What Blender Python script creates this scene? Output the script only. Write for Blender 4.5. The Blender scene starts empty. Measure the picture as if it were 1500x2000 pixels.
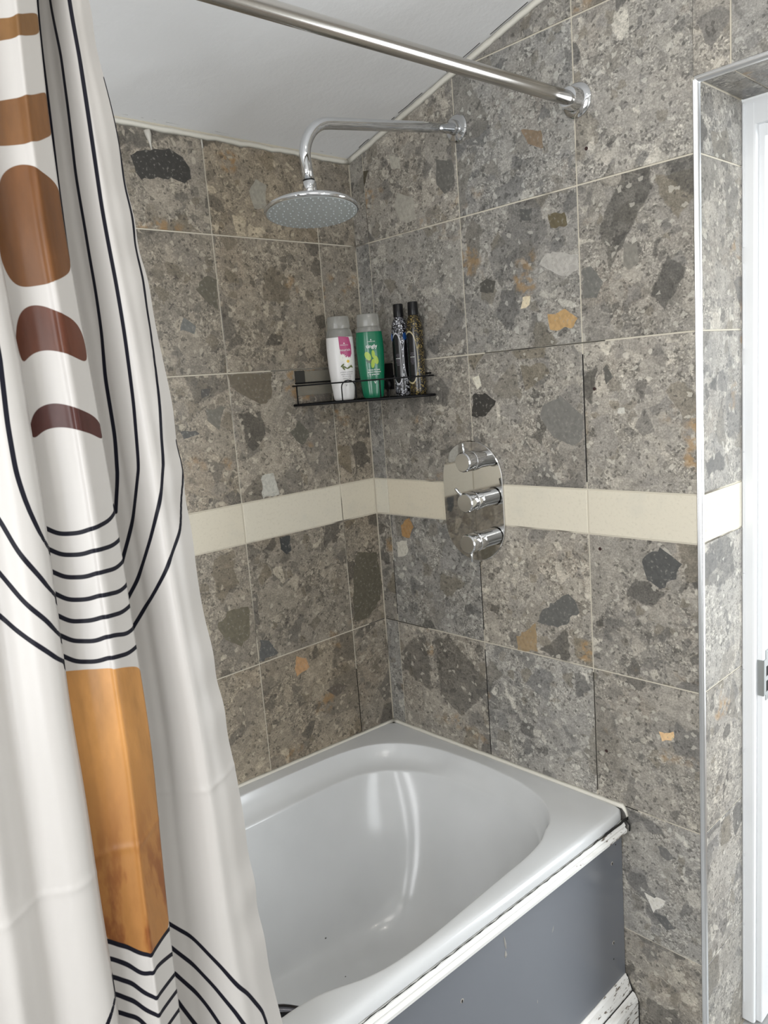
import bpy, bmesh, math, random
import numpy as np
from mathutils import Matrix, Vector

# ------------------------------------------------------------------ camera
S = bpy.context.scene
COL = S.collection
D = 0.045                                   # height of the floor datum below the survey datum
cam_data = bpy.data.cameras.new('camera')
cam = bpy.data.objects.new('camera', cam_data)
COL.objects.link(cam)
cam_data.sensor_fit = 'VERTICAL'
cam_data.sensor_height = 36.0
cam_data.lens = 36.0 * 1497.57 / 2000.0
cam_data.clip_start = 0.02
cam.matrix_world = Matrix(((0.6893824934, -0.0669010994, 0.7213016156, 1.50843535),
                           (0.7201969050, 0.1703742808, -0.6725243657, -1.37992721),
                           (-0.0778985946, 0.9831057152, 0.1656350112, 1.4497349 + D),
                           (0, 0, 0, 1)))
S.camera = cam
# ------------------------------------------------------------------ world, light, exposure
S.view_settings.view_transform = 'Standard'
S.view_settings.look = 'None'
S.view_settings.gamma = 1.0
S.view_settings.use_curve_mapping = False
S.view_settings.exposure = 0.03
world = bpy.data.worlds.new('world')
S.world = world
world.use_nodes = True
world.node_tree.nodes['Background'].inputs[0].default_value = (0.75, 0.85, 1.0, 1)
world.node_tree.nodes['Background'].inputs[1].default_value = 0.6


def area(name, loc, aim, sx, sy, power, col, spread=180):
    l = bpy.data.lights.new(name, 'AREA')
    l.shape = 'RECTANGLE'
    l.size, l.size_y = sx, sy
    l.energy = power
    l.color = col
    l.spread = math.radians(spread)
    o = bpy.data.objects.new(name, l)
    COL.objects.link(o)
    o.location = loc
    o.rotation_euler = (Vector(aim) - Vector(loc)).to_track_quat('-Z', 'Y').to_euler()
    return o


def downlight(loc, power):
    l = bpy.data.lights.new('downlight', 'AREA')
    l.shape = 'DISK'
    l.size = 0.055
    l.energy = power
    l.color = (1.0, 0.93, 0.82)
    o = bpy.data.objects.new('downlight', l)
    COL.objects.link(o)
    o.location = loc
    return o


area('window_daylight', (1.45, -2.37, 1.52), (1.15, 0, 1.75), 1.0, 1.1, 33, (0.98, 0.99, 1.0))
area('landing_daylight', (2.40, 0.95, 0.95), (0.9, 0.25, 0.7), 1.2, 1.6, 68, (0.90, 0.955, 1.0))
area('side_window_daylight', (2.29, -0.62, 1.15), (0.8, -0.1, 0.8), 0.7, 1.0, 11, (0.93, 0.965, 1.0))
area('added_ceiling_fill', (1.55, -1.15, 2.385), (1.55, -1.15, 0), 0.40, 0.40, 4, (1.0, 0.96, 0.90))  # unseen lamp added under the ceiling as ambient fill
downlight((0.98, -0.66, 2.29), 1.0)
downlight((1.70, -0.60, 2.39), 1.0)
downlight((1.50, -1.95, 2.39), 1.0)

# ------------------------------------------------------------------ helpers
PI = math.pi


def tag(o, label=None, cat=None, group=None, kind=None):
    if label: o['label'] = label
    if cat: o['category'] = cat
    if group: o['group'] = group
    if kind: o['kind'] = kind
    return o


def link(name, me, mat=None, parent=None, smooth=False):
    if mat is not None and not me.materials:
        me.materials.append(mat)
    o = bpy.data.objects.new(name, me)
    COL.objects.link(o)
    if parent is not None: o.parent = parent
    if smooth: me.polygons.foreach_set('use_smooth', [True] * len(me.polygons))
    return o


def pydata(name, v, f, mat=None, parent=None, smooth=False):
    me = bpy.data.meshes.new(name)
    me.from_pydata([tuple(p) for p in v], [], f)
    me.update()
    return link(name, me, mat, parent, smooth)


def empty(name, loc=(0, 0, 0)):
    o = bpy.data.objects.new(name, None)
    o.empty_display_size = 0.05
    COL.objects.link(o)
    o.location = loc
    return o


class MB:
    def __init__(s): s.v = []; s.f = []

    def add(s, v, f):
        n = len(s.v)
        s.v += [tuple(p) for p in v]
        s.f += [tuple(i + n for i in q) for q in f]
        return s

    def box(s, x0, x1, y0, y1, z0, z1):
        return s.add([(x0, y0, z0), (x1, y0, z0), (x1, y1, z0), (x0, y1, z0), (x0, y0, z1), (x1, y0, z1), (x1, y1, z1), (x0, y1, z1)],
                     [(3, 2, 1, 0), (4, 5, 6, 7), (0, 1, 5, 4), (1, 2, 6, 5), (2, 3, 7, 6), (3, 0, 4, 7)])

    def tube(s, pts, r, n=12, cap=True, radii=None):
        pts = [Vector(p) for p in pts]
        m = len(pts)
        t0 = (pts[1] - pts[0]).normalized()
        a = t0.orthogonal().normalized()
        v = []
        prev = t0
        for i, p in enumerate(pts):
            t = (pts[min(i + 1, m - 1)] - pts[max(i - 1, 0)]).normalized()
            q = prev.rotation_difference(t)
            a = (q @ a).normalized()
            prev = t
            b = t.cross(a)
            rr = radii[i] if radii else r
            for k in range(n):
                w = 2 * PI * k / n
                v.append(p + (a * math.cos(w) + b * math.sin(w)) * rr)
        f = [(i * n + k, i * n + (k + 1) % n, (i + 1) * n + (k + 1) % n, (i + 1) * n + k) for i in range(m - 1) for k in range(n)]
        if cap:
            f.append(tuple(range(n - 1, -1, -1)))
            f.append(tuple((m - 1) * n + k for k in range(n)))
        return s.add(v, f)

    def lathe(s, prof, n=32, mat=Matrix.Identity(4), sx=1.0, sy=1.0):
        """prof: list of (radius, height) about local z"""
        v = []
        for r, z in prof:
            for k in range(n):
                w = 2 * PI * k / n
                v.append(mat @ Vector((r * sx * math.cos(w), r * sy * math.sin(w), z)))
        m = len(prof)
        f = [(i * n + k, i * n + (k + 1) % n, (i + 1) * n + (k + 1) % n, (i + 1) * n + k) for i in range(m - 1) for k in range(n)]
        f.append(tuple(range(n - 1, -1, -1)))
        f.append(tuple((m - 1) * n + k for k in range(n)))
        return s.add(v, f)

    def build(s, name, mat, parent=None, smooth=False, auto=None):
        o = pydata(name, s.v, s.f, mat, parent, smooth)
        if auto is not None:
            o.data.polygons.foreach_set('use_smooth', [True] * len(o.data.polygons))
            o.data.set_sharp_from_angle(angle=math.radians(auto))
        return o


# ------------------------------------------------------------------ materials
class G:
    """tiny node-graph writer"""
    def __init__(s, name):
        s.m = bpy.data.materials.new(name)
        s.m.use_nodes = True
        s.t = s.m.node_tree
        s.b = s.t.nodes['Principled BSDF']

    def n(s, typ, ins=None, **props):
        nd = s.t.nodes.new(typ)
        for k, v in props.items(): setattr(nd, k, v)
        for k, v in (ins or {}).items(): s.put(nd.inputs[k], v)
        return nd

    def put(s, sock, v):
        if isinstance(v, bpy.types.NodeSocket): s.t.links.new(v, sock)
        elif isinstance(v, (tuple, list)) and len(v) == 3 and sock.type == 'RGBA': sock.default_value = (*v, 1)
        else: sock.default_value = v

    def math(s, op, a, b=0.0, c=None, clamp=False):
        nd = s.n('ShaderNodeMath', operation=op, use_clamp=clamp)
        s.put(nd.inputs[0], a); s.put(nd.inputs[1], b)
        if c is not None: s.put(nd.inputs[2], c)
        return nd.outputs[0]

    def vmath(s, op, a, b):
        nd = s.n('ShaderNodeVectorMath', operation=op)
        s.put(nd.inputs[0], a)
        if op == 'SCALE': s.put(nd.inputs['Scale'], b)
        else: s.put(nd.inputs[1], b)
        return nd.outputs[0]

    def mix(s, fac, a, b, mode='MIX'):
        nd = s.n('ShaderNodeMix', data_type='RGBA', blend_type=mode)
        s.put(nd.inputs[0], fac); s.put(nd.inputs[6], a); s.put(nd.inputs[7], b)
        return nd.outputs[2]

    def step(s, x, lo, hi):
        nd = s.n('ShaderNodeMapRange', {'Value': x, 'From Min': lo, 'From Max': hi}, clamp=True, interpolation_type='SMOOTHSTEP')
        return nd.outputs[0]

    def ramp(s, x, stops, mode='LINEAR'):
        nd = s.n('ShaderNodeValToRGB', {'Fac': x})
        r = nd.color_ramp
        r.interpolation = mode
        while len(r.elements) < len(stops): r.elements.new(0.5)
        for e, (p, c) in zip(r.elements, stops):
            e.position = p; e.color = (*c, 1)
        return nd.outputs[0]

    def noise(s, vec, scale, detail=2.0, rough=0.55, dims='3D'):
        return s.n('ShaderNodeTexNoise', {'Vector': vec, 'Scale': scale, 'Detail': detail, 'Roughness': rough}, noise_dimensions=dims)

    def vor(s, vec, scale, feature='F1', dims='2D', rnd=1.0):
        return s.n('ShaderNodeTexVoronoi', {'Vector': vec, 'Scale': scale, 'Randomness': rnd}, feature=feature, voronoi_dimensions=dims)

    def obj(s): return s.n('ShaderNodeTexCoord').outputs['Object']

    def set(s, **kw):
        for k, v in kw.items(): s.put(s.b.inputs[k.replace('_', ' ')], v)
        return s

    def bump(s, h, strength=0.3, dist=0.002):
        s.put(s.b.inputs['Normal'], s.n('ShaderNodeBump', {'Height': h, 'Strength': strength, 'Distance': dist}).outputs[0])
        return s


def lin(c):
    return tuple((x / 255 / 12.92) if x / 255 <= 0.04045 else ((x / 255 + 0.055) / 1.055) ** 2.4 for x in c)


def plain(name, col, rough=0.5, metal=0.0, **kw):
    g = G(name)
    g.set(Base_Color=col, Roughness=rough, Metallic=metal, **kw)
    return g.m


def stone_tile():
    g = G('conglomerate_stone_tile')
    info = g.n('ShaderNodeObjectInfo')
    rnd = info.outputs['Random']
    off = g.n('ShaderNodeCombineXYZ', {'X': g.math('MULTIPLY', rnd, 73.0), 'Y': g.math('MULTIPLY', g.math('FRACT', g.math('MULTIPLY', rnd, 37.7)), 61.0), 'Z': 0.0}).outputs[0]
    p = g.vmath('ADD', g.obj(), off)
    n1 = g.vmath('SUBTRACT', g.noise(p, 22, 3).outputs['Color'], (0.5, 0.5, 0.5))
    n2 = g.vmath('SUBTRACT', g.noise(p, 120, 2).outputs['Color'], (0.5, 0.5, 0.5))
    q = g.vmath('ADD', p, g.vmath('ADD', g.vmath('SCALE', n1, 0.022), g.vmath('SCALE', n2, 0.005)))
    n3 = g.vmath('SUBTRACT', g.noise(p, 48, 3).outputs['Color'], (0.5, 0.5, 0.5))
    q = g.vmath('ADD', q, g.vmath('SCALE', n3, 0.012))
    # ground mass: cool grey to warm taupe in wide drifts
    base = g.ramp(g.noise(p, 6.0, 5, 0.65).outputs['Fac'], [(0.30, (0.165, 0.158, 0.144)), (0.45, (0.245, 0.236, 0.218)), (0.58, (0.295, 0.283, 0.258)), (0.74, (0.385, 0.372, 0.342))])
    warm = g.step(g.noise(p, 4.3, 2).outputs['Fac'], 0.48, 0.72)
    base = g.mix(g.math('MULTIPLY', warm, 0.5), base, (0.285, 0.245, 0.195))
    col = base

    def sep(c): return g.n('ShaderNodeSeparateColor', {'Color': c}).outputs

    stone = [(0.0, (0.055, 0.053, 0.048)), (0.10, (0.105, 0.102, 0.096)), (0.28, (0.155, 0.152, 0.145)), (0.42, (0.165, 0.148, 0.115)), (0.56, (0.215, 0.208, 0.195)), (0.76, (0.28, 0.268, 0.24)), (0.92, (0.36, 0.34, 0.30)), (1.0, (0.50, 0.48, 0.42))]
    # grit first, so that the bigger stones lie over it
    for scale, keep, amt in ((105.0, 0.5, 0.5), (210.0, 0.55, 0.6), (380.0, 0.5, 0.6)):
        c = sep(g.vor(g.vmath('ADD', p, g.vmath('SCALE', n2, 0.006)), scale).outputs['Color'])
        tone = g.ramp(c[0], [(0.0, (0.05, 0.047, 0.042)), (0.14, (0.12, 0.115, 0.105)), (0.45, (0.22, 0.21, 0.185)), (0.8, (0.33, 0.315, 0.28)), (1.0, (0.55, 0.53, 0.47))])
        patch = g.math('ADD', 0.3, g.math('MULTIPLY', g.step(g.noise(p, 9, 2).outputs['Fac'], 0.38, 0.6), 0.7))
        col = g.mix(g.math('MULTIPLY', g.math('MULTIPLY', g.math('LESS_THAN', c[1], keep), amt), patch), col, tone)
    # clast layers; keep = share of the cells that hold a stone
    for scale, keep, e0, e1, amt in ((52.0, 0.36, 0.03, 0.14, 0.62), (27.0, 0.30, 0.05, 0.13, 0.72), (13.5, 0.25, 0.07, 0.12, 0.82), (7.0, 0.20, 0.09, 0.12, 0.62)):
        c = sep(g.vor(q, scale).outputs['Color'])
        e = g.vor(q, scale, 'DISTANCE_TO_EDGE').outputs['Distance']
        m = g.math('MULTIPLY', g.step(e, e0, e1), g.math('LESS_THAN', c[1], keep))
        tone = g.ramp(c[0], stone if scale > 20 else stone[:6] + [(1.0, (0.31, 0.295, 0.265))])
        tone = g.mix(0.6, tone, g.ramp(g.noise(p, 60, 4, 0.7).outputs['Fac'], [(0.3, (0.3, 0.3, 0.3)), (0.7, (0.7, 0.7, 0.7))]), 'OVERLAY')
        col = g.mix(g.math('MULTIPLY', m, amt), col, tone)
    col = g.mix(1.0, col, g.ramp(g.noise(p, 260, 4, 0.75).outputs['Fac'], [(0.3, (0.60, 0.60, 0.59)), (0.7, (1.38, 1.36, 1.35))]), 'MULTIPLY')
    col = g.mix(1.0, col, g.ramp(g.noise(q, 38, 6, 0.78).outputs['Fac'], [(0.3, (0.70, 0.70, 0.70)), (0.7, (1.29, 1.28, 1.27))]), 'MULTIPLY')
    # dark pits and pale chips
    c = sep(g.vor(q, 210).outputs['Color'])
    col = g.mix(g.math('MULTIPLY', g.math('LESS_THAN', c[2], 0.05), 0.6), col, (0.05, 0.047, 0.043))
    c = sep(g.vor(q, 125).outputs['Color'])
    col = g.mix(g.math('MULTIPLY', g.math('LESS_THAN', c[2], 0.03), 0.5), col, (0.52, 0.50, 0.44))
    # rust
    rust = g.math('MULTIPLY', g.step(g.noise(p, 6.5, 2).outputs['Fac'], 0.63, 0.71), g.step(g.noise(p, 55, 3).outputs['Fac'], 0.42, 0.6))
    col = g.mix(g.math('MULTIPLY', rust, 0.7), col, (0.30, 0.19, 0.085))
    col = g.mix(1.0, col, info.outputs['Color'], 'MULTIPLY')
    rough = g.math('ADD', 0.30, g.math('MULTIPLY', g.noise(p, 60, 2).outputs['Fac'], 0.18))
    g.set(Base_Color=col, Roughness=rough)
    g.b.inputs['Specular IOR Level'].default_value = 0.45
    g.bump(g.noise(p, 160, 2).outputs['Fac'], 0.06, 0.001)
    return g.m


def chip_mat():
    g = G('large_stone_fragment')
    info = g.n('ShaderNodeObjectInfo')
    p = g.obj()
    k = g.math('ADD', 0.72, g.math('MULTIPLY', g.noise(p, 70, 4, 0.65).outputs['Fac'], 0.56))
    col = g.mix(1.0, info.outputs['Color'], k, 'MULTIPLY')
    v = g.vor(p, 140).outputs['Color']
    v = g.n('ShaderNodeRGBToBW', {'Color': v}).outputs[0]
    col = g.mix(0.15, col, v, 'OVERLAY')
    w = g.step(g.noise(p, 130, 3).outputs['Fac'], 0.58, 0.64)
    col = g.mix(g.math('MULTIPLY', w, 0.5), col, (0.26, 0.25, 0.22))
    g.set(Base_Color=col, Roughness=0.38)
    return g.m


def border_mat():
    g = G('cream_border_tile')
    info = g.n('ShaderNodeObjectInfo')
    p = g.vmath('ADD', g.obj(), g.n('ShaderNodeCombineXYZ', {'X': g.math('MULTIPLY', info.outputs['Random'], 40.0)}).outputs[0])
    f = g.math('MULTIPLY', g.step(g.noise(p, 150, 3, 0.7).outputs['Fac'], 0.5, 0.75), 0.35)
    col = g.mix(f, (0.62, 0.575, 0.47), (0.42, 0.38, 0.30))
    col = g.mix(g.math('MULTIPLY', g.step(g.noise(p, 14, 3).outputs['Fac'], 0.5, 0.75), 0.35), col, (0.5, 0.485, 0.42))
    col = g.mix(1.0, col, info.outputs['Color'], 'MULTIPLY')
    g.set(Base_Color=col, Roughness=0.4)
    return g.m


def grout_mat():
    g = G('tile_grout')
    p = g.obj()
    k = g.step(g.noise(p, 4.5, 3).outputs['Fac'], 0.56, 0.66)
    col = g.mix(k, (0.56, 0.52, 0.43), (0.13, 0.115, 0.095))
    g.set(Base_Color=col, Roughness=0.9)
    return g.m


def plaster_mat(name, col, strength=0.25):
    g = G(name)
    p = g.obj()
    h = g.math('ADD', g.noise(p, 9, 5, 0.6).outputs['Fac'], g.math('MULTIPLY', g.noise(p, 90, 2).outputs['Fac'], 0.15))
    g.set(Base_Color=g.mix(g.math('MULTIPLY', g.step(g.noise(p, 3, 3).outputs['Fac'], 0.45, 0.7), 0.25), col, tuple(c * 0.88 for c in col)), Roughness=0.75)
    g.bump(h, strength, 0.01)
    return g.m


def peeling_paint():
    g = G('peeling_white_paint')
    p = g.obj()
    sp = g.n('ShaderNodeSeparateXYZ', {'Vector': p}).outputs
    near_end = g.step(sp[1], 0.40, 0.83)
    st = g.n('ShaderNodeMapping', {'Vector': p, 'Scale': (1.0, 0.22, 1.0)}).outputs[0]
    n = g.noise(st, 110, 5, 0.72).outputs['Fac']
    thr = g.math('SUBTRACT', 0.742, g.math('MULTIPLY', near_end, 0.18))
    bare = g.step(n, thr, g.math('ADD', thr, 0.02))
    col = g.mix(bare, (0.74, 0.735, 0.71), (0.13, 0.105, 0.08))
    grime = g.step(g.noise(st, 30, 4).outputs['Fac'], 0.55, 0.7)
    col = g.mix(g.math('MULTIPLY', grime, g.math('MULTIPLY', near_end, 0.4)), col, (0.42, 0.38, 0.32))
    g.set(Base_Color=col, Roughness=0.45)
    g.bump(g.math('SUBTRACT', g.noise(st, 60, 3).outputs['Fac'], g.math('MULTIPLY', bare, 0.8)), 0.35, 0.002)
    return g.m


def panel_mat():
    g = G('grey_panel_paint')
    p = g.obj()
    st = g.n('ShaderNodeMapping', {'Vector': p, 'Scale': (1, 60, 9)}).outputs[0]
    scr = g.step(g.noise(st, 1.6, 3).outputs['Fac'], 0.80, 0.83)
    g.set(Base_Color=g.mix(scr, (0.15, 0.16, 0.18), (0.3, 0.29, 0.27)), Roughness=0.2)
    g.bump(g.noise(p, 30, 2).outputs['Fac'], 0.008, 0.002)
    return g.m


def acrylic_mat():
    g = G('white_bath_acrylic')
    p = g.obj()
    k = g.step(g.noise(p, 5, 3).outputs['Fac'], 0.4, 0.7)
    g.set(Base_Color=g.mix(k, (0.61, 0.622, 0.626), (0.58, 0.592, 0.596)), Roughness=0.18)
    g.b.inputs['Coat Weight'].default_value = 0.08
    g.b.inputs['Coat Roughness'].default_value = 0.06
    return g.m


def brushed(name, col, rough):
    g = G(name)
    g.set(Base_Color=col, Metallic=1.0, Roughness=rough)
    return g.m


M_STONE = stone_tile()
M_CHIP = chip_mat()
M_BORDER = border_mat()
M_GROUT = grout_mat()
M_CEIL = plaster_mat('ceiling_paint', (0.80, 0.805, 0.81))
M_WALLP = plaster_mat('white_wall_paint', (0.74, 0.735, 0.72), 0.1)
M_GLOSSW = plain('white_gloss_paint', (0.76, 0.775, 0.785), 0.28)
M_SEAL = plain('white_sealant', (0.66, 0.64, 0.57), 0.45)
M_CHROME = brushed('chrome', (0.66, 0.67, 0.68), 0.06)
M_STEEL = brushed('brushed_steel_tube', (0.50, 0.48, 0.45), 0.23)
M_ALU = brushed('polished_aluminium_trim', (0.82, 0.835, 0.85), 0.28)
M_DARK = plain('dark_gap', (0.012, 0.011, 0.010), 0.9)
M_ACRYL = acrylic_mat()
M_PEEL = peeling_paint()
M_PANEL = panel_mat()
M_BLACKWIRE = plain('black_coated_wire', (0.005, 0.005, 0.006), 0.5)
M_BLACKWIRE.node_tree.nodes['Principled BSDF'].inputs['Specular IOR Level'].default_value = 0.2
M_BLACKPL = plain('black_plastic', (0.006, 0.006, 0.007), 0.3)
M_BLACKPL.node_tree.nodes['Principled BSDF'].inputs['Specular IOR Level'].default_value = 0.3
M_NOZ = plain('grey_nozzle_face', (0.36, 0.38, 0.375), 0.4)
M_CLEAR = plain('frosted_clear_plastic', (0.62, 0.62, 0.58), 0.22)
M_CLEAR.node_tree.nodes['Principled BSDF'].inputs['Transmission Weight'].default_value = 0.75
M_PADC = plain('clear_adhesive_pad', (0.30, 0.28, 0.23), 0.2)
M_PADC.node_tree.nodes['Principled BSDF'].inputs['Alpha'].default_value = 0.55
M_WHITEB = plain('white_bottle_plastic', (0.66, 0.65, 0.64), 0.28)
M_GREENB = plain('green_shampoo', (0.004, 0.135, 0.065), 0.18)
M_PINK = plain('pink_print', (0.36, 0.045, 0.145), 0.3)
M_LIME = plain('lime_green_print', (0.30, 0.43, 0.03), 0.3)
M_LEAF = plain('dark_leaf_print', (0.03, 0.07, 0.03), 0.3)
M_PETAL = plain('white_petal_print', (0.75, 0.75, 0.68), 0.3)
M_YEL = plain('yellow_print', (0.62, 0.40, 0.02), 0.3)
M_TXTW = plain('white_lettering', (0.72, 0.74, 0.72), 0.4)
M_TXTG = plain('grey_lettering', (0.12, 0.11, 0.13), 0.4)

# ------------------------------------------------------------------ room shell
ROWS = [2.398, 2.098, 1.7977, 1.4977, 1.200, 1.1056, 0.8091, 0.5101, 0.2115, -D]
ROWS = [z + D for z in ROWS]
random.seed(7)
TILE_CACHE = {}


def tile_mesh(poly, key=None):
    """tile slab from a 2-D outline about its own centre: front face proud, chamfered edge"""
    if key in TILE_CACHE: return TILE_CACHE[key]
    n = len(poly)
    cx = sum(p[0] for p in poly) / n; cy = sum(p[1] for p in poly) / n
    ch = 0.0007
    fr = []
    for x, y in poly:
        dx, dy = x - cx, y - cy
        l = math.hypot(dx, dy) or 1
        k = max(0, 1 - ch * 1.4 / l)
        fr.append((cx + dx * k, cy + dy * k, 0.0))
    md = [(x, y, -ch) for x, y in poly]
    bk = [(x, y, -0.0019) for x, y in poly]
    v = fr + md + bk
    f = [tuple(range(n))]
    for i in range(n):
        j = (i + 1) % n
        f += [(n + i, n + j, j, i), (2 * n + i, 2 * n + j, n + j, n + i)]
    me = bpy.data.meshes.new('tile')
    me.from_pydata(v, [], f)
    me.update()
    if key: TILE_CACHE[key] = me
    return me


def clip(poly, a, b, c):
    """keep the side a*x + b*y <= c"""
    out = []
    for i in range(len(poly)):
        p, q = poly[i], poly[(i + 1) % len(poly)]
        dp, dq = a * p[0] + b * p[1] - c, a * q[0] + b * q[1] - c
        if dp <= 0: out.append(p)
        if dp * dq < 0:
            t = dp / (dp - dq)
            out.append((p[0] + t * (q[0] - p[0]), p[1] + t * (q[1] - p[1])))
    return out


FRAMES = {'A': ((0, 1, 0), (0, 0, 1), (1, 0, 0)), 'B': ((1, 0, 0), (0, 0, 1), (0, -1, 0)), 'S': ((1, 0, 0), (0, -1, 0), (0, 0, -1))}


def place(o, frame, u, v, origin):
    X, Y, Zn = (Vector(a) for a in FRAMES[frame])
    loc = Vector(origin) + X * u + Y * v
    o.matrix_world = Matrix(((X.x, Y.x, Zn.x, loc.x), (X.y, Y.y, Zn.y, loc.y), (X.z, Y.z, Zn.z, loc.z), (0, 0, 0, 1)))


def tint(warm, lo=0.86, hi=1.12):
    k = random.uniform(lo, hi)
    w = random.uniform(-0.03, 0.03) + warm
    return (k * (1 + w), k, k * (1 - w * 1.4), 1)


def tile(parent, frame, origin, u0, u1, v0, v1, border=False, clips=(), warm=0.0, gap=0.0016, col=None, light_tint=1.08):  # each wall's light level is painted into its stone tile tint
    poly = [(u0 + gap, v0 + gap), (u1 - gap, v0 + gap), (u1 - gap, v1 - gap), (u0 + gap, v1 - gap)]
    for c in clips: poly = clip(poly, *c)
    if len(poly) < 3: return
    us = [p[0] for p in poly]; vs = [p[1] for p in poly]
    w, h = max(us) - min(us), max(vs) - min(vs)
    if w < 0.004 or h < 0.004: return
    cu, cv = (max(us) + min(us)) / 2, (max(vs) + min(vs)) / 2
    key = None
    if len(poly) == 4 and abs(w - (u1 - u0 - 2 * gap)) < 1e-6 and abs(h - (v1 - v0 - 2 * gap)) < 1e-6:
        key = (round(w, 3), round(h, 3), border)
    me = tile_mesh([(x - cu, y - cv) for x, y in poly], key)
    o = link('border_tile' if border else 'tile', me, M_BORDER if border else M_STONE, parent)
    place(o, frame, cu, cv, origin)
    o.color = col or (tint(0.0, 0.94, 1.04) if border else tint(warm, 0.88 * light_tint, 1.10 * light_tint))
    return o


def ceil_z(x): return min(2.010 + 0.262 * x, 2.36) + D


YF, XR = -2.42, 2.32
wall_left = tag(MB().box(-0.12, -0.0018, YF, 0.19, 0, 2.30).build('wall_left', M_GROUT), kind='structure')
mb = MB()
mb.box(-0.0018, 0.8862, 0.0018, 0.19, 0, 2.45)
mb.box(0.8862, 1.66, 0.0018, 0.19, 1.916 + D, 2.45)
mb.box(1.66, XR, 0.0018, 0.19, 0, 2.45)
wall_back = tag(mb.build('wall_back', M_GROUT), kind='structure')
# wall_left tiles
KS = [0.0, 0.1193, 0.4197, 0.7197, 1.0197, 1.3197, 1.6197, 1.9197, 2.2197, 2.418]
for i in range(len(KS) - 1):
    for r in range(1, len(ROWS) - 1):
        tile(wall_left, 'A', (0, 0, 0), -KS[i + 1], -KS[i] - (0.0 if i else 0.0004), ROWS[r + 1], ROWS[r], border=(r == 4), clips=[(0, 1, 2.0 + D)] if r <= 2 else (), warm=0.085, light_tint=0.92)  # left wall's lower light painted in as a darker tint
# wall_back tiles
JS = [0.0, 0.0497, 0.3495, 0.6490, 0.9440, 1.2440, 1.5440, 1.66, 1.96, 2.318]
for i in range(len(JS) - 1):
    for r in range(0, len(ROWS) - 1):
        u0, u1, v0, v1 = JS[i], JS[i + 1], ROWS[r + 1], ROWS[r]
        cl = [(-0.262, 1, 2.004 + D)]
        if i <= 3 and u1 > 0.882:
            if v0 >= 1.90 + D: pass
            elif v1 <= 1.92 + D: cl.append((1, 0, 0.8815))
        if 0.88 < u0 < 1.65 and v1 < 1.95 + D: continue
        if 0.88 < u0 < 1.65: v0 = max(v0, 1.9185 + D)
        if i == 3 and r == 1:            # L-shaped tile round the head of the opening, cut in two
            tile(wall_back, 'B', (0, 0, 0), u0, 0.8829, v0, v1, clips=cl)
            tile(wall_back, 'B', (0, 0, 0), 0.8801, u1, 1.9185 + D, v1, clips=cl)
            continue
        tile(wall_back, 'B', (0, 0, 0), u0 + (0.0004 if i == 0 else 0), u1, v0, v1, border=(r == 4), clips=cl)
# reveal tiles and soffit tiles
for r in range(1, len(ROWS) - 1):
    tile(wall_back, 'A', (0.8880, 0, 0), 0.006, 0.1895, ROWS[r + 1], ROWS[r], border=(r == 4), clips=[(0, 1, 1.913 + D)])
for u0, u1 in ((0.8885, 0.941), (0.941, 1.241), (1.241, 1.541), (1.541, 1.659)):
    tile(wall_back, 'S', (0, 0, 1.9142 + D), u0, u1, -0.1895, -0.006, col=(0.82, 0.82, 0.82, 1))

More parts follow.
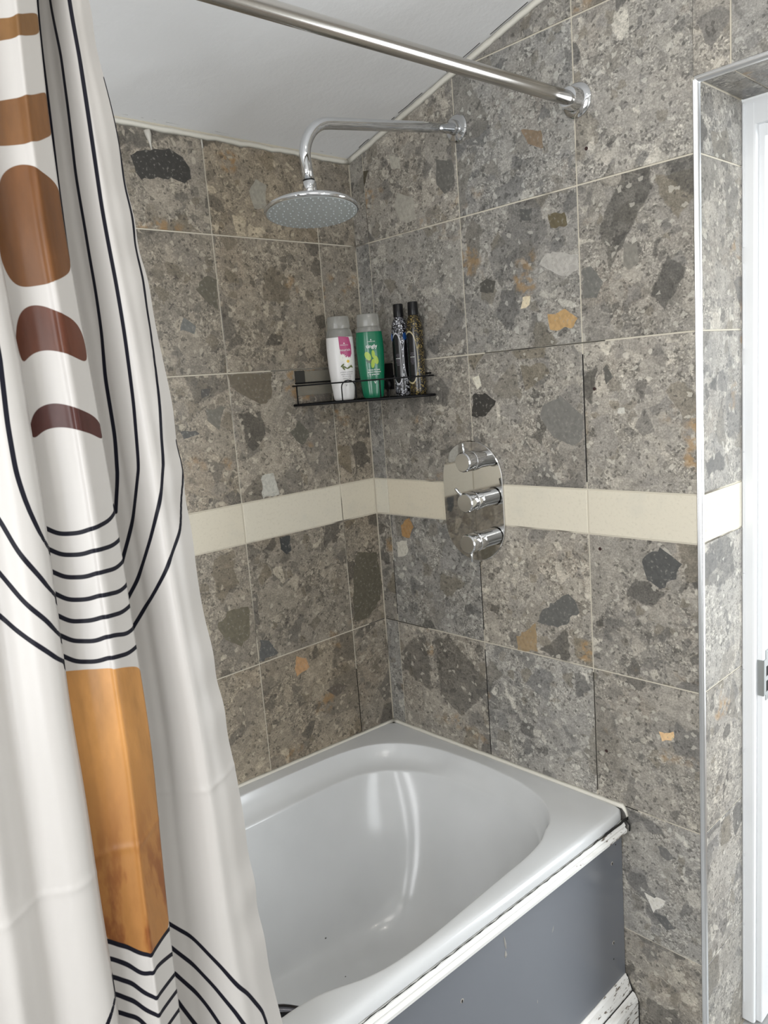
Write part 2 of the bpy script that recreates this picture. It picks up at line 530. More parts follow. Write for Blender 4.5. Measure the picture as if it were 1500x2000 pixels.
CHIPS = {"A":[[[50,48,44],[[0.59,1.938],[0.574,1.948],[0.536,1.959],[0.501,1.963],[0.473,1.952],[0.456,1.929],[0.456,1.908],[0.474,1.898],[0.492,1.904],[0.544,1.901],[0.573,1.895],[0.583,1.908]]],[[88,82,66],[[0.442,1.709],[0.421,1.702],[0.426,1.637],[0.447,1.648],[0.478,1.682]]],[[95,95,90],[[0.515,1.622],[0.486,1.602],[0.494,1.587],[0.527,1.595]]],[[85,82,70],[[0.232,1.373],[0.203,1.344],[0.227,1.314],[0.245,1.326],[0.262,1.35]]],[[98,88,70],[[0.417,1.494],[0.297,1.492],[0.307,1.434],[0.334,1.421],[0.385,1.447],[0.417,1.469]]],[[70,66,60],[[0.492,1.467],[0.467,1.467],[0.473,1.451],[0.493,1.447]]],[[72,70,64],[[0.553,1.379],[0.518,1.38],[0.506,1.369],[0.547,1.363]]],[[100,95,82],[[0.483,1.423],[0.436,1.426],[0.458,1.374],[0.483,1.396]]],[[165,163,152],[[0.356,1.256],[0.322,1.257],[0.313,1.206],[0.362,1.205]]],[[52,54,54],[[0.326,1.103],[0.295,1.102],[0.294,1.063],[0.31,1.057],[0.325,1.073]]],[[82,76,60],[[0.094,0.993],[0.078,1.011],[0.014,1.0],[0.002,0.908],[0.013,0.867],[0.061,0.829],[0.113,0.829],[0.106,0.919]]],[[170,125,70],[[0.309,0.794],[0.28,0.78],[0.276,0.757],[0.315,0.742],[0.319,0.764]]],[[88,78,66],[[0.228,0.677],[0.191,0.684],[0.15,0.663],[0.195,0.647]]],[[95,88,68],[[0.522,0.931],[0.482,0.963],[0.433,0.956],[0.435,0.887],[0.466,0.869],[0.504,0.895]]],[[80,80,78],[[0.412,0.868],[0.388,0.861],[0.363,0.82],[0.418,0.814]]],[[142,137,122],[[0.288,1.927],[0.261,1.917],[0.268,1.863],[0.303,1.865],[0.309,1.898]]]],"B":[[[150,145,132],[[0.164,1.89],[0.213,1.87],[0.218,1.82],[0.193,1.817],[0.165,1.828],[0.151,1.863]]],[[90,88,82],[[0.289,1.937],[0.34,1.92],[0.343,1.869],[0.309,1.858],[0.29,1.881]]],[[160,155,140],[[0.145,1.981],[0.179,1.967],[0.177,1.943],[0.148,1.95]]],[[72,66,48],[[0.052,1.967],[0.07,1.966],[0.059,1.945],[0.05,1.933]]],[[115,95,70],[[0.524,1.933],[0.572,1.92],[0.578,1.884],[0.543,1.9]]],[[75,75,72],[[0.513,1.782],[0.545,1.777],[0.541,1.753],[0.514,1.76]]],[[88,78,52],[[0.58,1.759],[0.62,1.754],[0.627,1.727],[0.587,1.731]]],[[112,108,98],[[0.744,1.671],[0.774,1.668],[0.774,1.631],[0.757,1.622],[0.742,1.634]]],[[95,94,88],[[0.655,1.642],[0.677,1.64],[0.7,1.609],[0.686,1.58],[0.655,1.582]]],[[165,128,66],[[0.571,1.562],[0.614,1.567],[0.64,1.548],[0.632,1.531],[0.577,1.529]]],[[50,48,44],[[0.356,1.408],[0.395,1.409],[0.425,1.389],[0.401,1.36],[0.354,1.356]]],[[102,100,94],[[0.549,1.374],[0.594,1.395],[0.646,1.351],[0.644,1.308],[0.622,1.287],[0.57,1.311],[0.54,1.353]]],[[190,185,165],[[0.361,1.444],[0.379,1.45],[0.385,1.428],[0.372,1.419]]],[[70,68,62],[[0.398,1.649],[0.417,1.657],[0.442,1.647],[0.434,1.623],[0.397,1.631]]],[[190,175,140],[[0.509,1.607],[0.53,1.604],[0.526,1.588],[0.505,1.58]]],[[150,146,138],[[0.572,1.686],[0.646,1.67],[0.646,1.639],[0.609,1.632],[0.556,1.663]]],[[82,80,74],[[0.694,1.444],[0.703,1.449],[0.716,1.426],[0.701,1.411]]],[[175,172,160],[[0.725,1.365],[0.739,1.365],[0.739,1.354],[0.724,1.354]]],[[72,72,70],[[0.769,1.067],[0.807,1.092],[0.848,1.066],[0.837,1.034],[0.806,1.009],[0.776,1.026]]],[[85,84,80],[[0.525,0.921],[0.594,0.967],[0.612,0.953],[0.618,0.931],[0.571,0.887],[0.509,0.888]]],[[150,110,50],[[0.087,1.08],[0.123,1.1],[0.136,1.077],[0.118,1.048],[0.092,1.048]]],[[140,115,75],[[0.45,0.841],[0.504,0.884],[0.506,0.818],[0.451,0.809]]],[[175,170,155],[[0.069,1.03],[0.108,1.04],[0.11,1.006],[0.07,0.988]]],[[205,165,105],[[0.798,0.705],[0.827,0.716],[0.83,0.701],[0.802,0.688]]],[[100,98,94],[[0.79,0.447],[0.806,0.451],[0.823,0.435],[0.811,0.421],[0.795,0.428]]],[[195,190,178],[[0.758,0.321],[0.804,0.325],[0.798,0.304],[0.774,0.286]]],[[85,84,82],[[0.774,0.283],[0.803,0.289],[0.823,0.268],[0.803,0.258]]]],"H":[[0.673,1.859],[0.674,1.405],[0.675,1.076],[0.675,0.626]]}


def chip(frame, origin, col, poly, sgn):
    pts = [(sgn * u, v + D) for u, v in poly]
    cu = sum(p[0] for p in pts) / len(pts); cv = sum(p[1] for p in pts) / len(pts)
    # roughen the outline
    out = []
    n = len(pts)
    for i in range(n):
        p, q = pts[i], pts[(i + 1) % n]
        L = math.hypot(q[0] - p[0], q[1] - p[1])
        k = max(2, int(L / 0.009))
        for j in range(k):
            t = j / k
            a = random.uniform(-1, 1) * min(0.0030, L * 0.07)
            out.append((p[0] + (q[0] - p[0]) * t + a - cu, p[1] + (q[1] - p[1]) * t - a - cv))
    area2 = sum(out[i][0] * out[(i + 1) % len(out)][1] - out[(i + 1) % len(out)][0] * out[i][1] for i in range(len(out)))
    if area2 < 0: out.reverse()
    n = len(out)
    v = [(x, y, 0.00025) for x, y in out] + [(x * 1.01, y * 1.01, -0.001) for x, y in out]
    f = [tuple(range(n))] + [(n + i, n + (i + 1) % n, (i + 1) % n, i) for i in range(n)]
    o = pydata('stone_fragment', v, f, M_CHIP, wall_left if frame == 'A' else wall_back)
    place(o, frame, cu, cv, origin)
    c = lin(col)
    gr = (c[0] + c[1] + c[2]) / 3
    c = [x * 0.72 + gr * 0.28 for x in c]
    o.color = (c[0] * CHIPK, c[1] * CHIPK, c[2] * CHIPK, 1)


CHIPK = 1.25
for col, poly in CHIPS['A']: chip('A', (0, 0, 0), col, poly, -1)
for col, poly in CHIPS['B']: chip('B', (0, 0, 0), col, poly, 1)
for x, z in CHIPS['H']:
    o = MB().lathe([(0.0036, -0.001), (0.0036, 0.0004), (0.0018, 0.0005)], 12).build('screw_hole', plain('rusty_screw_hole', (0.03, 0.012, 0.01), 0.8), wall_back)
    place(o, 'B', x, z + D, (0, 0, 0))

# joints that have lost their grout and gone dark
for x0, x1, z0, z1 in ((0.6480, 0.6499, 1.215, 1.475), (0.40, 0.70, 1.4969, 1.4985), (0.3487, 0.3503, 0.84, 1.01), (0.3487, 0.3503, 0.515, 0.79), (0.6483, 0.6497, 0.525, 0.80), (0.001, 0.16, 0.8084, 0.8098), (0.0490, 0.0503, 0.83, 0.98), (0.716, 0.745, 0.5094, 0.5108)):
    MB().box(x0, x1, 0.0007, 0.00185, z0 + D, z1 + D).build('open_joint', M_DARK, wall_back)
for y0, y1, z0, z1 in ((-0.06, -0.002, 0.8084, 0.8098), (-0.30, -0.12, 1.4970, 1.4983), (-0.1185, -0.1200, 0.52, 0.70)):
    MB().box(-0.00185, -0.0007, min(y0, y1), max(y0, y1), z0 + D, z1 + D).build('open_joint', M_DARK, wall_left)

# other walls
wall_right = tag(MB().box(XR, XR + 0.1, YF, 0.19, 0, 2.45).build('wall_right', M_WALLP), kind='structure')
mb = MB()
mb.box(-0.12, 0.98, YF - 0.12, YF, 0, 2.45).box(2.12, XR + 0.1, YF - 0.12, YF, 0, 2.45)
mb.box(0.98, 2.12, YF - 0.12, YF, 0, 0.9).box(0.98, 2.12, YF - 0.12, YF, 2.1, 2.45)
wall_front = tag(mb.build('wall_front', M_WALLP), kind='structure')
win = MB()
for a in ((0.98, 1.03, 0.9, 2.1), (2.07, 2.12, 0.9, 2.1), (1.03, 2.07, 0.9, 0.95), (1.03, 2.07, 2.05, 2.1)):
    win.box(a[0], a[1], YF - 0.09, YF - 0.02, a[2], a[3])
window_1 = tag(win.build('window_1', M_GLOSSW), kind='structure')

# floor: large grey tiles, landing beyond
floor = tag(MB().box(-0.12, XR + 0.1, YF - 0.12, 0.30, -0.06, -0.002).build('floor', M_GROUT), kind='structure')
g = G('grey_floor_tile')
p = g.obj()
g.set(Base_Color=g.ramp(g.noise(p, 12, 4, 0.6).outputs['Fac'], [(0.35, (0.25, 0.25, 0.245)), (0.65, (0.42, 0.42, 0.41))]), Roughness=0.35)
M_FLOOR = g.m
for i in range(6):
    for j in range(7):
        x0, x1 = 0.0 + i * 0.4, min(0.4 + i * 0.4, XR); y1 = 0.29 - j * 0.4; y0 = max(y1 - 0.4, YF)
        if x1 - x0 < 0.02 or y1 - y0 < 0.02: continue
        spans = [(x0, x1, y0, y1)]
        if j == 0:
            spans = [(max(x0, 0.889), min(x1, 1.659), y0, y1), (x0, min(x1, 0.889), y0, -0.001), (max(x0, 1.659), x1, y0, -0.001)]
        for x0, x1, y0, y1 in spans:
          if x1 - x0 < 0.02: continue
          o = MB().box(-(x1 - x0) / 2 + .002, (x1 - x0) / 2 - .002, -(y1 - y0) / 2 + .002, (y1 - y0) / 2 - .002, -0.002, 0.0).build('floor_tile', M_FLOOR, floor)
          o.location = ((x0 + x1) / 2, (y0 + y1) / 2, 0)
# ceiling: sloping soffit over the bath, then level
xs = [-0.12, 0.0, 1.336, XR + 0.1]
zb = [ceil_z(0) - 0.031, ceil_z(0), 2.36 + D, 2.36 + D]
v, f = [], []
for x, z in zip(xs, zb):
    for y in (YF - 0.12, 0.19):
        v += [(x, y, z), (x, y, z + 0.1)]
for i in range(3):
    a = i * 4
    f += [(a, a + 4, a + 6, a + 2)[::-1], (a + 1, a + 3, a + 7, a + 5)[::-1], (a, a + 1, a + 5, a + 4)[::-1], (a + 2, a + 6, a + 7, a + 3)[::-1]]
f += [(0, 2, 3, 1)[::-1], (12, 13, 15, 14)[::-1]]
ceiling = tag(pydata('ceiling', v, f, M_CEIL), kind='structure')
# landing behind the doorway
mb = MB()
mb.box(0.2, 2.6, 1.75, 1.85, 0, 2.45).box(0.1, 0.2, 0.19, 1.85, 0, 2.45).box(2.5, 2.6, 0.19, 1.85, 0, 2.45)
wall_far = tag(mb.build('wall_far', M_WALLP), kind='structure')
tag(MB().box(0.1, 2.6, 0.19, 1.85, 2.40, 2.5).build('ceiling_landing', M_CEIL), kind='structure')
g = G('brown_landing_carpet')
g.set(Base_Color=g.ramp(g.noise(g.obj(), 160, 2).outputs['Fac'], [(0.3, (0.10, 0.075, 0.06)), (0.7, (0.22, 0.18, 0.15))]), Roughness=0.95)
tag(MB().box(0.1, 2.6, 0.30, 1.85, -0.06, 0.004).build('floor_landing', g.m), kind='structure')


# ------------------------------------------------------------------ door frame
def extrude_z(prof, z0, z1):
    n = len(prof)
    v = [(x, y, z0) for x, y in prof] + [(x, y, z1) for x, y in prof]
    f = [(i, (i + 1) % n, n + (i + 1) % n, n + i) for i in range(n)] + [tuple(range(n - 1, -1, -1)), tuple(range(n, 2 * n))]
    return v, f


door_1 = tag(empty('door_1', (0.888, 0.19, 0)), kind='structure')
OFF = Vector((-0.888, -0.19, 0))
prof = [(0.862, 0.192), (0.907, 0.192), (0.9105, 0.1935), (0.912, 0.197), (0.912, 0.206), (0.922, 0.206), (0.9235, 0.2075), (0.9235, 0.30), (0.862, 0.30)]
v, f = extrude_z(prof, 0.004, 1.905 + D)
o = pydata('door_jamb', [Vector(p) + OFF for p in v], f, M_GLOSSW, door_1)
mb = MB().box(0.862, 1.66, 0.1925, 0.30, 1.868 + D, 1.912 + D).box(0.9125, 1.64, 0.2066, 0.2996, 1.846 + D, 1.8675 + D)
o = pydata('door_head', [Vector(p) + OFF for p in mb.v], mb.f, M_GLOSSW, door_1)
mb = MB().box(1.625, 1.657, 0.192, 0.30, 0.004, 1.868 + D)
o = pydata('door_jamb', [Vector(p) + OFF for p in mb.v], mb.f, M_GLOSSW, door_1)
# strike plate let into the jamb: lip on the bead, plate with two openings on the inner face
sp = empty('strike_plate'); sp.parent = door_1
sp['label'] = 'worn steel strike plate on the white jamb'
zc = 0.785 + D
g = G('worn_steel')
g.set(Base_Color=(0.42, 0.44, 0.44), Metallic=0.9, Roughness=0.4)
mb = MB()
x = 0.9238
yy = [0.2045, 0.217, 0.231, 0.238]
zz = [zc - 0.055, zc - 0.042, zc - 0.036, zc - 0.012, zc - 0.002, zc + 0.02, zc + 0.036, zc + 0.055]
for j in range(len(zz) - 1):
    for i in range(3):
        if i == 1 and j in (2, 4): continue
        if j in (0, 6) and i == 0: continue
        mb.box(x, x + 0.0016, yy[i], yy[i + 1], zz[j], zz[j + 1])
mb.box(0.9128, x + 0.0016, 0.2042, 0.2058, zc - 0.042, zc + 0.036)
o = pydata('face_plate', [Vector(p) + OFF for p in mb.v], mb.f, g.m, sp)
mb = MB().box(x - 0.0002, x + 0.0004, 0.2172, 0.2308, zc - 0.0358, zc - 0.0122).box(x - 0.0002, x + 0.0004, 0.2172, 0.2308, zc - 0.0018, zc + 0.0198)
o = pydata('latch_opening', [Vector(p) + OFF for p in mb.v], mb.f, M_DARK, sp)
for dz in (-0.049, 0.049):
    o = MB().lathe([(0.0032, 0), (0.0032, 0.001), (0.0015, 0.0014)], 12, Matrix.Translation((x + 0.0014, 0.229, zc + dz)) @ Matrix.Rotation(PI / 2, 4, 'Y')).build('screw', M_STEEL, sp)
    for vv in o.data.vertices: vv.co += OFF
# caulk between reveal and jamb (broken here and there)
mb = MB()
zcur = 0.05
while zcur < 1.90 + D:
    L = random.uniform(0.10, 0.34)
    mb.tube([(0.8895, 0.1905, zcur), (0.8897, 0.1903, zcur + L * 0.5), (0.8895, 0.1905, min(zcur + L, 1.908 + D))], 0.0022, 6)
    zcur += L + random.choice((0.002, 0.006, 0.03))
pydata('caulk', [Vector(p) + OFF for p in mb.v], mb.f, M_GLOSSW, door_1)

# ------------------------------------------------------------------ metal edge trims
def trim_prof():
    q = [(0.8805, 0.0015), (0.8805, -0.0006), (0.8820, -0.0016), (0.8838, -0.0012), (0.8845, -0.0022)]
    for k in range(7):
        w = PI / 2 * k / 6
        q.append((0.8845 + 0.0065 * math.sin(w), 0.0043 - 0.0065 * math.cos(w)))
    q += [(0.8902, 0.0050), (0.8908, 0.0068), (0.8893, 0.0085), (0.8870, 0.0085)]
    return q


v, f = extrude_z(trim_prof(), 0.0, 1.9145 + D)
trim_1 = pydata('trim_1', v, [tuple(reversed(q)) for q in f], M_ALU)
tag(trim_1, kind='structure')
trim_1.data.polygons.foreach_set('use_smooth', [True] * len(trim_1.data.polygons))
trim_1.data.set_sharp_from_angle(angle=math.radians(40))
ZH = 1.914 + D
v2 = []
pr = trim_prof()
for xx in (0.8835, 1.664):
    v2 += [(xx, y, ZH + 0.0058 - (x - 0.8805)) for x, y in pr]
n = len(pr)
f2 = [(i, (i + 1) % n, n + (i + 1) % n, n + i) for i in range(n)] + [tuple(range(n - 1, -1, -1)), tuple(range(n, 2 * n))]
trim_2 = tag(pydata('trim_2', v2, f2, M_ALU), kind='structure')
trim_2.data.polygons.foreach_set('use_smooth', [True] * len(trim_2.data.polygons))
trim_2.data.set_sharp_from_angle(angle=math.radians(40))

# ------------------------------------------------------------------ bath
TS = -0.050                                  # the bath stands out of level: it rises away from the tap wall


def tz(z, y): return z + D + TS * y


BL = -1.70
half_o1 = [(0.046, -0.62), (0.045, -0.424), (0.046, -0.30), (0.050, -0.233), (0.067, -0.158), (0.101, -0.110), (0.157, -0.072), (0.214, -0.056), (0.354, -0.047), (0.487, -0.060), (0.560, -0.086), (0.600, -0.115), (0.632, -0.16), (0.655, -0.213), (0.670, -0.29), (0.673, -0.36), (0.679, -0.45), (0.688, -0.58), (0.689, -0.665), (0.683, -0.715), (0.667, -0.757), (0.648, -0.785), (0.645, -0.82)]
o1 = half_o1 + [(x, BL - y) for x, y in reversed(half_o1)]
half_o2 = [(0.100, -0.62), (0.096, -0.45), (0.094, -0.33), (0.096, -0.258), (0.110, -0.200), (0.146, -0.149), (0.200, -0.116), (0.26, -0.092), (0.36, -0.078), (0.47, -0.084), (0.55, -0.110), (0.600, -0.150), (0.630, -0.20), (0.651, -0.27), (0.664, -0.36), (0.671, -0.45), (0.679, -0.62), (0.674, -0.70), (0.648, -0.765), (0.640, -0.82)]
o2 = half_o2 + [(x, BL - y) for x, y in reversed(half_o2)]


def super_outline(x0, x1, y0, y1, e=3.2, n=96):
    cx, cy, a, b = (x0 + x1) / 2, (y0 + y1) / 2, (x1 - x0) / 2, (y1 - y0) / 2
    out = []
    for k in range(n):
        w = 2 * PI * k / n
        c, s_ = math.cos(w), math.sin(w)
        out.append((cx + a * math.copysign(abs(c) ** (2 / e), c), cy + b * math.copysign(abs(s_) ** (2 / e), s_)))
    return out


CB = (0.36, -0.85)


def polar(outline, angs):
    """radius of a closed outline at each angle about the middle of the bath"""
    P = np.array(outline) - np.array(CB)
    res = []
    for w in angs:
        d = np.array((math.cos(w), math.sin(w)))
        best = 0
        for i in range(len(P)):
            a, b = P[i], P[(i + 1) % len(P)]
            e = b - a
            den = d[0] * e[1] - d[1] * e[0]
            if abs(den) < 1e-12: continue
            t = (a[0] * e[1] - a[1] * e[0]) / den
            u = (a[0] * d[1] - a[1] * d[0]) / den
            if t > 0 and -1e-9 <= u <= 1 + 1e-9: best = max(best, t)
        res.append(best)
    return np.array(res)


XO0, XO1, YO0, YO1 = 0.0035, 0.718, BL + 0.003, -0.0035
corner = [math.atan2(y - CB[1], x - CB[0]) for x in (XO0, XO1) for y in (YO0, YO1)]
# ring angles: even spacing along the opening so that the ends keep their curve
cum = []
PO = np.array(o1 + [o1[0]])
seg = np.hypot(*(PO[1:] - PO[:-1]).T)
cl = np.concatenate([[0], np.cumsum(seg)])
NA = 132
tt = np.arange(NA) / NA * cl[-1]
px = np.interp(tt, cl, PO[:, 0]); py = np.interp(tt, cl, PO[:, 1])
ang = [math.atan2(y - CB[1], x - CB[0]) for x, y in zip(px, py)]
for c in corner:
    k = min(range(NA), key=lambda i: abs(math.atan2(math.sin(ang[i] - c), math.cos(ang[i] - c))))
    ang[k] = c
ang = np.array(sorted(ang))


def smooth(r, it):
    for _ in range(it): r = 0.25 * np.roll(r, 1) + 0.5 * r + 0.25 * np.roll(r, -1)
    return r


rect = [(XO0, YO0), (XO1, YO0), (XO1, YO1), (XO0, YO1)]
R_out = polar(rect, ang)
R1 = smooth(polar(o1, ang), 2)
R2 = smooth(polar(o2, ang), 2)
R3 = polar(super_outline(0.140, 0.652, -1.565, -0.165, 3.8), ang)
R4 = polar(super_outline(0.165, 0.628, -1.52, -0.235, 3.6), ang)
R5 = polar(super_outline(0.185, 0.595, -1.47, -0.30), ang)
R6 = polar(super_outline(0.23, 0.52, -1.40, -0.38), ang)
ca, sa = np.cos(ang), np.sin(ang)
xo = CB[0] + R1 * ca
leftness = np.clip((0.275 - xo) / 0.05, 0, 1)                       # the ledge: wall side and round the far left corner
leftness = leftness * leftness * (3 - 2 * leftness)
front = np.clip(((CB[0] + R_out * ca) - 0.70) / 0.017, 0, 1)        # room side of the rim
rings = []


def ring(rad, z):
    z = np.broadcast_to(np.asarray(z, float), rad.shape)
    y = CB[1] + rad * sa
    rings.append(np.stack([CB[0] + rad * ca, y, z + D + TS * y], 1))


ring(R_out, 0.4858)
ring(R_out - 0.0002, 0.4890 + 0.016 * (1 - front))
ring(R_out - 0.002, 0.4985 + 0.0095 * (1 - front))
ring(R_out - 0.007, 0.5050 + 0.0038 * (1 - front))
ring(R_out - 0.015, 0.5080 + 0.0010 * (1 - front))
ring(np.maximum(R1 + 0.008, np.minimum(R1 + 0.02, R_out - 0.022)), 0.5090)
ring(R1 + 0.0028, 0.5090)
ring(R1 + 0.0004, 0.5082)
ring(R1 - 0.0012, 0.5055)
dR = R1 - R2
ring(R1 - 0.0022 - 0.10 * dR, 0.500 - 0.006 * leftness)
ring(R1 - 0.32 * dR, 0.489 - 0.012 * leftness)
ring(R1 - 0.62 * dR, 0.477 - 0.0095 * leftness)
ring(R2 + 0.0035 + 0.06 * dR, 0.4645 - 0.0010 * leftness)
ring(R2 + 0.001, 0.4600 + 0.0015 * leftness)
ring(R2 - 0.0012, 0.4565 + 0.0015 * leftness)
ring(R2 - 0.0025 - 0.02 * (R2 - R3), 0.449)
ring(R2 - 0.5 * (R2 - R3), 0.355)
ring(R3, 0.255)
ring(R4, 0.150)
ring(R5, 0.122)
ring(R6, 0.114)
ring(R6 * 0.45, 0.110)
V = np.concatenate(rings)
nr = len(rings)
F = [(i * NA + k, i * NA + (k + 1) % NA, (i + 1) * NA + (k + 1) % NA, (i + 1) * NA + k) for i in range(nr - 1) for k in range(NA)]
V = np.concatenate([V, [[CB[0], CB[1], 0.109 + D + TS * CB[1]]]])
F += [((nr - 1) * NA + k, (nr - 1) * NA + (k + 1) % NA, len(V) - 1) for k in range(NA)]
bath = empty('bathtub', (0.36, -0.85, 0))
tag(bath, 'white acrylic bathtub with moulded ledge set in the tiled corner', 'bathtub')
tub = pydata('tub_shell', V - np.array([0.36, -0.85, 0]), F, M_ACRYL, bath, True)
sub = tub.modifiers.new('subdivision', 'SUBSURF')
sub.levels = sub.render_levels = 1
# two grey chips in the enamel, found on the basin surface straight below
dg = bpy.context.evaluated_depsgraph_get()
tub_e = tub.evaluated_get(dg)
for x, y, r in ((0.185, -0.440, 0.0028), (0.270, -0.457, 0.0020)):
    ok, hit, nor, _ = tub_e.ray_cast(Vector((x - 0.36, y + 0.85, 0.5)), Vector((0, 0, -1)))
    if ok:
        m = Matrix.Translation(hit) @ nor.to_track_quat('Z', 'Y').to_matrix().to_4x4()
        MB().lathe([(r, -0.0004), (r * 0.8, 0.0004), (r * 0.3, 0.0005)], 9, m, 1.0, 0.7).build('enamel_chip', plain('chipped_enamel', (0.10, 0.10, 0.10), 0.6), bath)
# waste at the near end of the basin
o = MB().lathe([(0.034, 0.0), (0.034, 0.003), (0.028, 0.005), (0.012, 0.004), (0.011, 0.001)], 24).build('waste', M_CHROME, bath, auto=35)
o.location = (0, -0.30, 0.1125 + D + TS * -1.15)
for fx, fy in ((0.08, 0.12), (0.62, 0.12), (0.08, 1.58), (0.62, 1.58)):
    o = MB().lathe([(0.022, 0.0), (0.022, 0.008), (0.012, 0.012), (0.012, 0.40)], 14).build('foot', M_STEEL, bath, auto=35)
    o.location = (fx - 0.36, 0.85 - fy, 0.0)
# dark grip on the inner side of the room-side rim, half hidden by the curtain
grip = empty('grab_handle', (0.640, -0.866, tz(0.497, -0.866)))
tag(grip, 'dark chrome grip handle inside the bath rim half hidden behind the curtain', 'handle')
pts = [(0.006 - 0.026 * math.sin(PI * k / 12), -0.042 + 0.084 * k / 12, -0.010 + 0.012 * math.sin(PI * k / 12)) for k in range(13)]
MB().tube(pts, 0.009, 12).build('grip_bar', brushed('dark_chrome', (0.10, 0.10, 0.11), 0.2), grip, True)
for k in (0, 12):
    MB().lathe([(0.015, 0), (0.015, 0.004), (0.010, 0.008)], 16, Matrix.Translation((0.010, pts[k][1], -0.010)) @ Matrix.Rotation(-PI / 2, 4, 'Y')).build('mounting_plate', M_BLACKPL, grip, auto=35)

# sealant beads along the two tiled sides of the bath
def bead(name, path, w, h, normal_axis, jitter=0.0006, parent=None, mat=None):
    """triangular bead of sealant; path runs along the corner, normal_axis = (out, down) unit vectors"""
    out, dn = (Vector(a) for a in normal_axis)
    v, f = [], []
    for p in path:
        a, b = w + random.uniform(-jitter, jitter), h + random.uniform(-jitter, jitter)
        p = Vector(p)
        v += [p, p + dn * b, p + out * a * 0.55 + dn * b * 0.5, p + out * a]
    for i in range(len(path) - 1):
        for k in range(4):
            f.append((i * 4 + k, i * 4 + (k + 1) % 4, i * 4 + 4 + (k + 1) % 4, i * 4 + 4 + k))
    f += [(3, 2, 1, 0), tuple(len(v) - 4 + k for k in range(4))]
    return pydata(name, v, f, mat or M_SEAL, parent, True)


o = bead('trim_3', [(0.0002, y, tz(0.5075, y)) for y in np.linspace(-0.001, -1.70, 60)], 0.0075, 0.0065, ((1, 0, 0), (0, 0, 1)))
tag(o, kind='structure')
o = bead('trim_4', [(x, -0.0002, tz(0.5075, 0)) for x in np.linspace(0.001, 0.712, 40)] + [(0.719, -0.0002, tz(0.500, 0)), (0.7225, -0.0002, tz(0.490, 0)), (0.7225, -0.0002, tz(0.482, 0))], 0.0075, 0.0075, ((0, -1, 0), (0, 0, 1)))
tag(o, kind='structure')

# ceiling joint: painted filler with cracks
o = bead('trim_5', [(0.0002, y, 2.003 + D + random.uniform(-.0012, .0012)) for y in np.linspace(-0.001, -1.9, 90)], 0.0045, 0.010, ((1, 0, 0), (0, 0, -1)), 0.0012, mat=M_SEAL)
tag(o, kind='structure')
mb = MB()
y = -0.06
while y > -1.2:
    L = random.uniform(0.03, 0.14)
    mb.tube([(0.0062 + random.uniform(-.0012, .0012), y - L * t, ceil_z(0.011) - 0.0005) for t in (0, .35, .7, 1)], 0.0007, 5)
    y -= L + random.uniform(0.004, 0.05)
mb.build('crack', M_DARK, o)
sl = Vector((1, 0, 0.262)).normalized()
o = bead('trim_6', [Vector((0.0, -0.0002, 2.006 + D)) + sl * t for t in np.linspace(0.0, 1.36, 80)], 0.0045, 0.012, ((0, -1, 0), (0.25, 0, -0.968)), 0.0012, mat=M_SEAL)
tag(o, kind='structure')
mb = MB()
t = 0.05
while t < 1.2:
    L = random.uniform(0.03, 0.12)
    mb.tube([Vector((0.0, -0.0068 + random.uniform(-.001, .001), 2.0095 + D)) + sl * (t + L * q) for q in (0, .4, .7, 1)], 0.0007, 5)
    t += L + random.uniform(0.01, 0.10)
mb.build('crack', M_DARK, o)
# paint runs below the ceiling joint
g = plain('white_paint_drip', (0.50, 0.48, 0.43), 0.45)
mb = MB().tube([(0.0012, -0.548, 1.992 + D), (0.0014, -0.546, 1.983 + D), (0.0012, -0.5435, 1.968 + D), (0.001, -0.542, 1.955 + D)], 0.003, 8, radii=[0.0072, 0.0068, 0.0026, 0.0016])
mb.tube([(0.0010, -0.4215, 1.993 + D), (0.0010, -0.4205, 1.975 + D)], 0.002, 8)
mb.build('paint_drip', g, wall_left, True)

# ------------------------------------------------------------------ bath panel
XP = 0.7165
panel = empty('bath_panel', (XP, -0.85, 0))
tag(panel, 'dark grey bath side panel with peeling white mouldings top and bottom', 'panel')
PO_ = Vector((XP, -0.85, 0))


def prism_y(prof_fn, ys):
    """loft a profile [(x,z)...] along y"""
    v, f = [], []
    m = None
    for y in ys:
        pr = prof_fn(y)
        m = len(pr)
        v += [Vector((x, y, z)) - PO_ for x, z in pr]
    for i in range(len(ys) - 1):
        for k in range(m):
            f.append((i * m + k, i * m + (k + 1) % m, (i + 1) * m + (k + 1) % m, (i + 1) * m + k))
    f += [tuple(range(m - 1, -1, -1)), tuple((len(ys) - 1) * m + k for k in range(m))]
    return v, f


ys = list(np.linspace(-0.003, -1.695, 40))
v, f = prism_y(lambda y: [(0.700, 0.03), (0.7065, 0.03), (0.7065, tz(0.468, y)), (0.700, tz(0.468, y))], ys)
pydata('panel_board', v, f, M_PANEL, panel)


def top_mould(y):
    j = random.uniform(-0.0007, 0.0007)
    z0, z1 = tz(0.457, y), tz(0.4835 + j, y)
    x = 0.7069
    return [(x, z0), (x + 0.016, z0), (x + 0.021, z0 + 0.004), (x + 0.0215, z0 + 0.010), (x + 0.017, z0 + 0.0135), (x + 0.0165, z0 + 0.0155), (x + 0.018, z0 + 0.019), (x + 0.0145, z1 - 0.001), (x + 0.011, z1), (x, z1)]


ys = list(np.linspace(-0.016, -1.695, 160))
v, f = prism_y(top_mould, ys)
o = pydata('top_moulding', v, f, M_PEEL, panel)
o['label'] = 'peeling white wooden moulding'
o.location = (0, 0, 0)
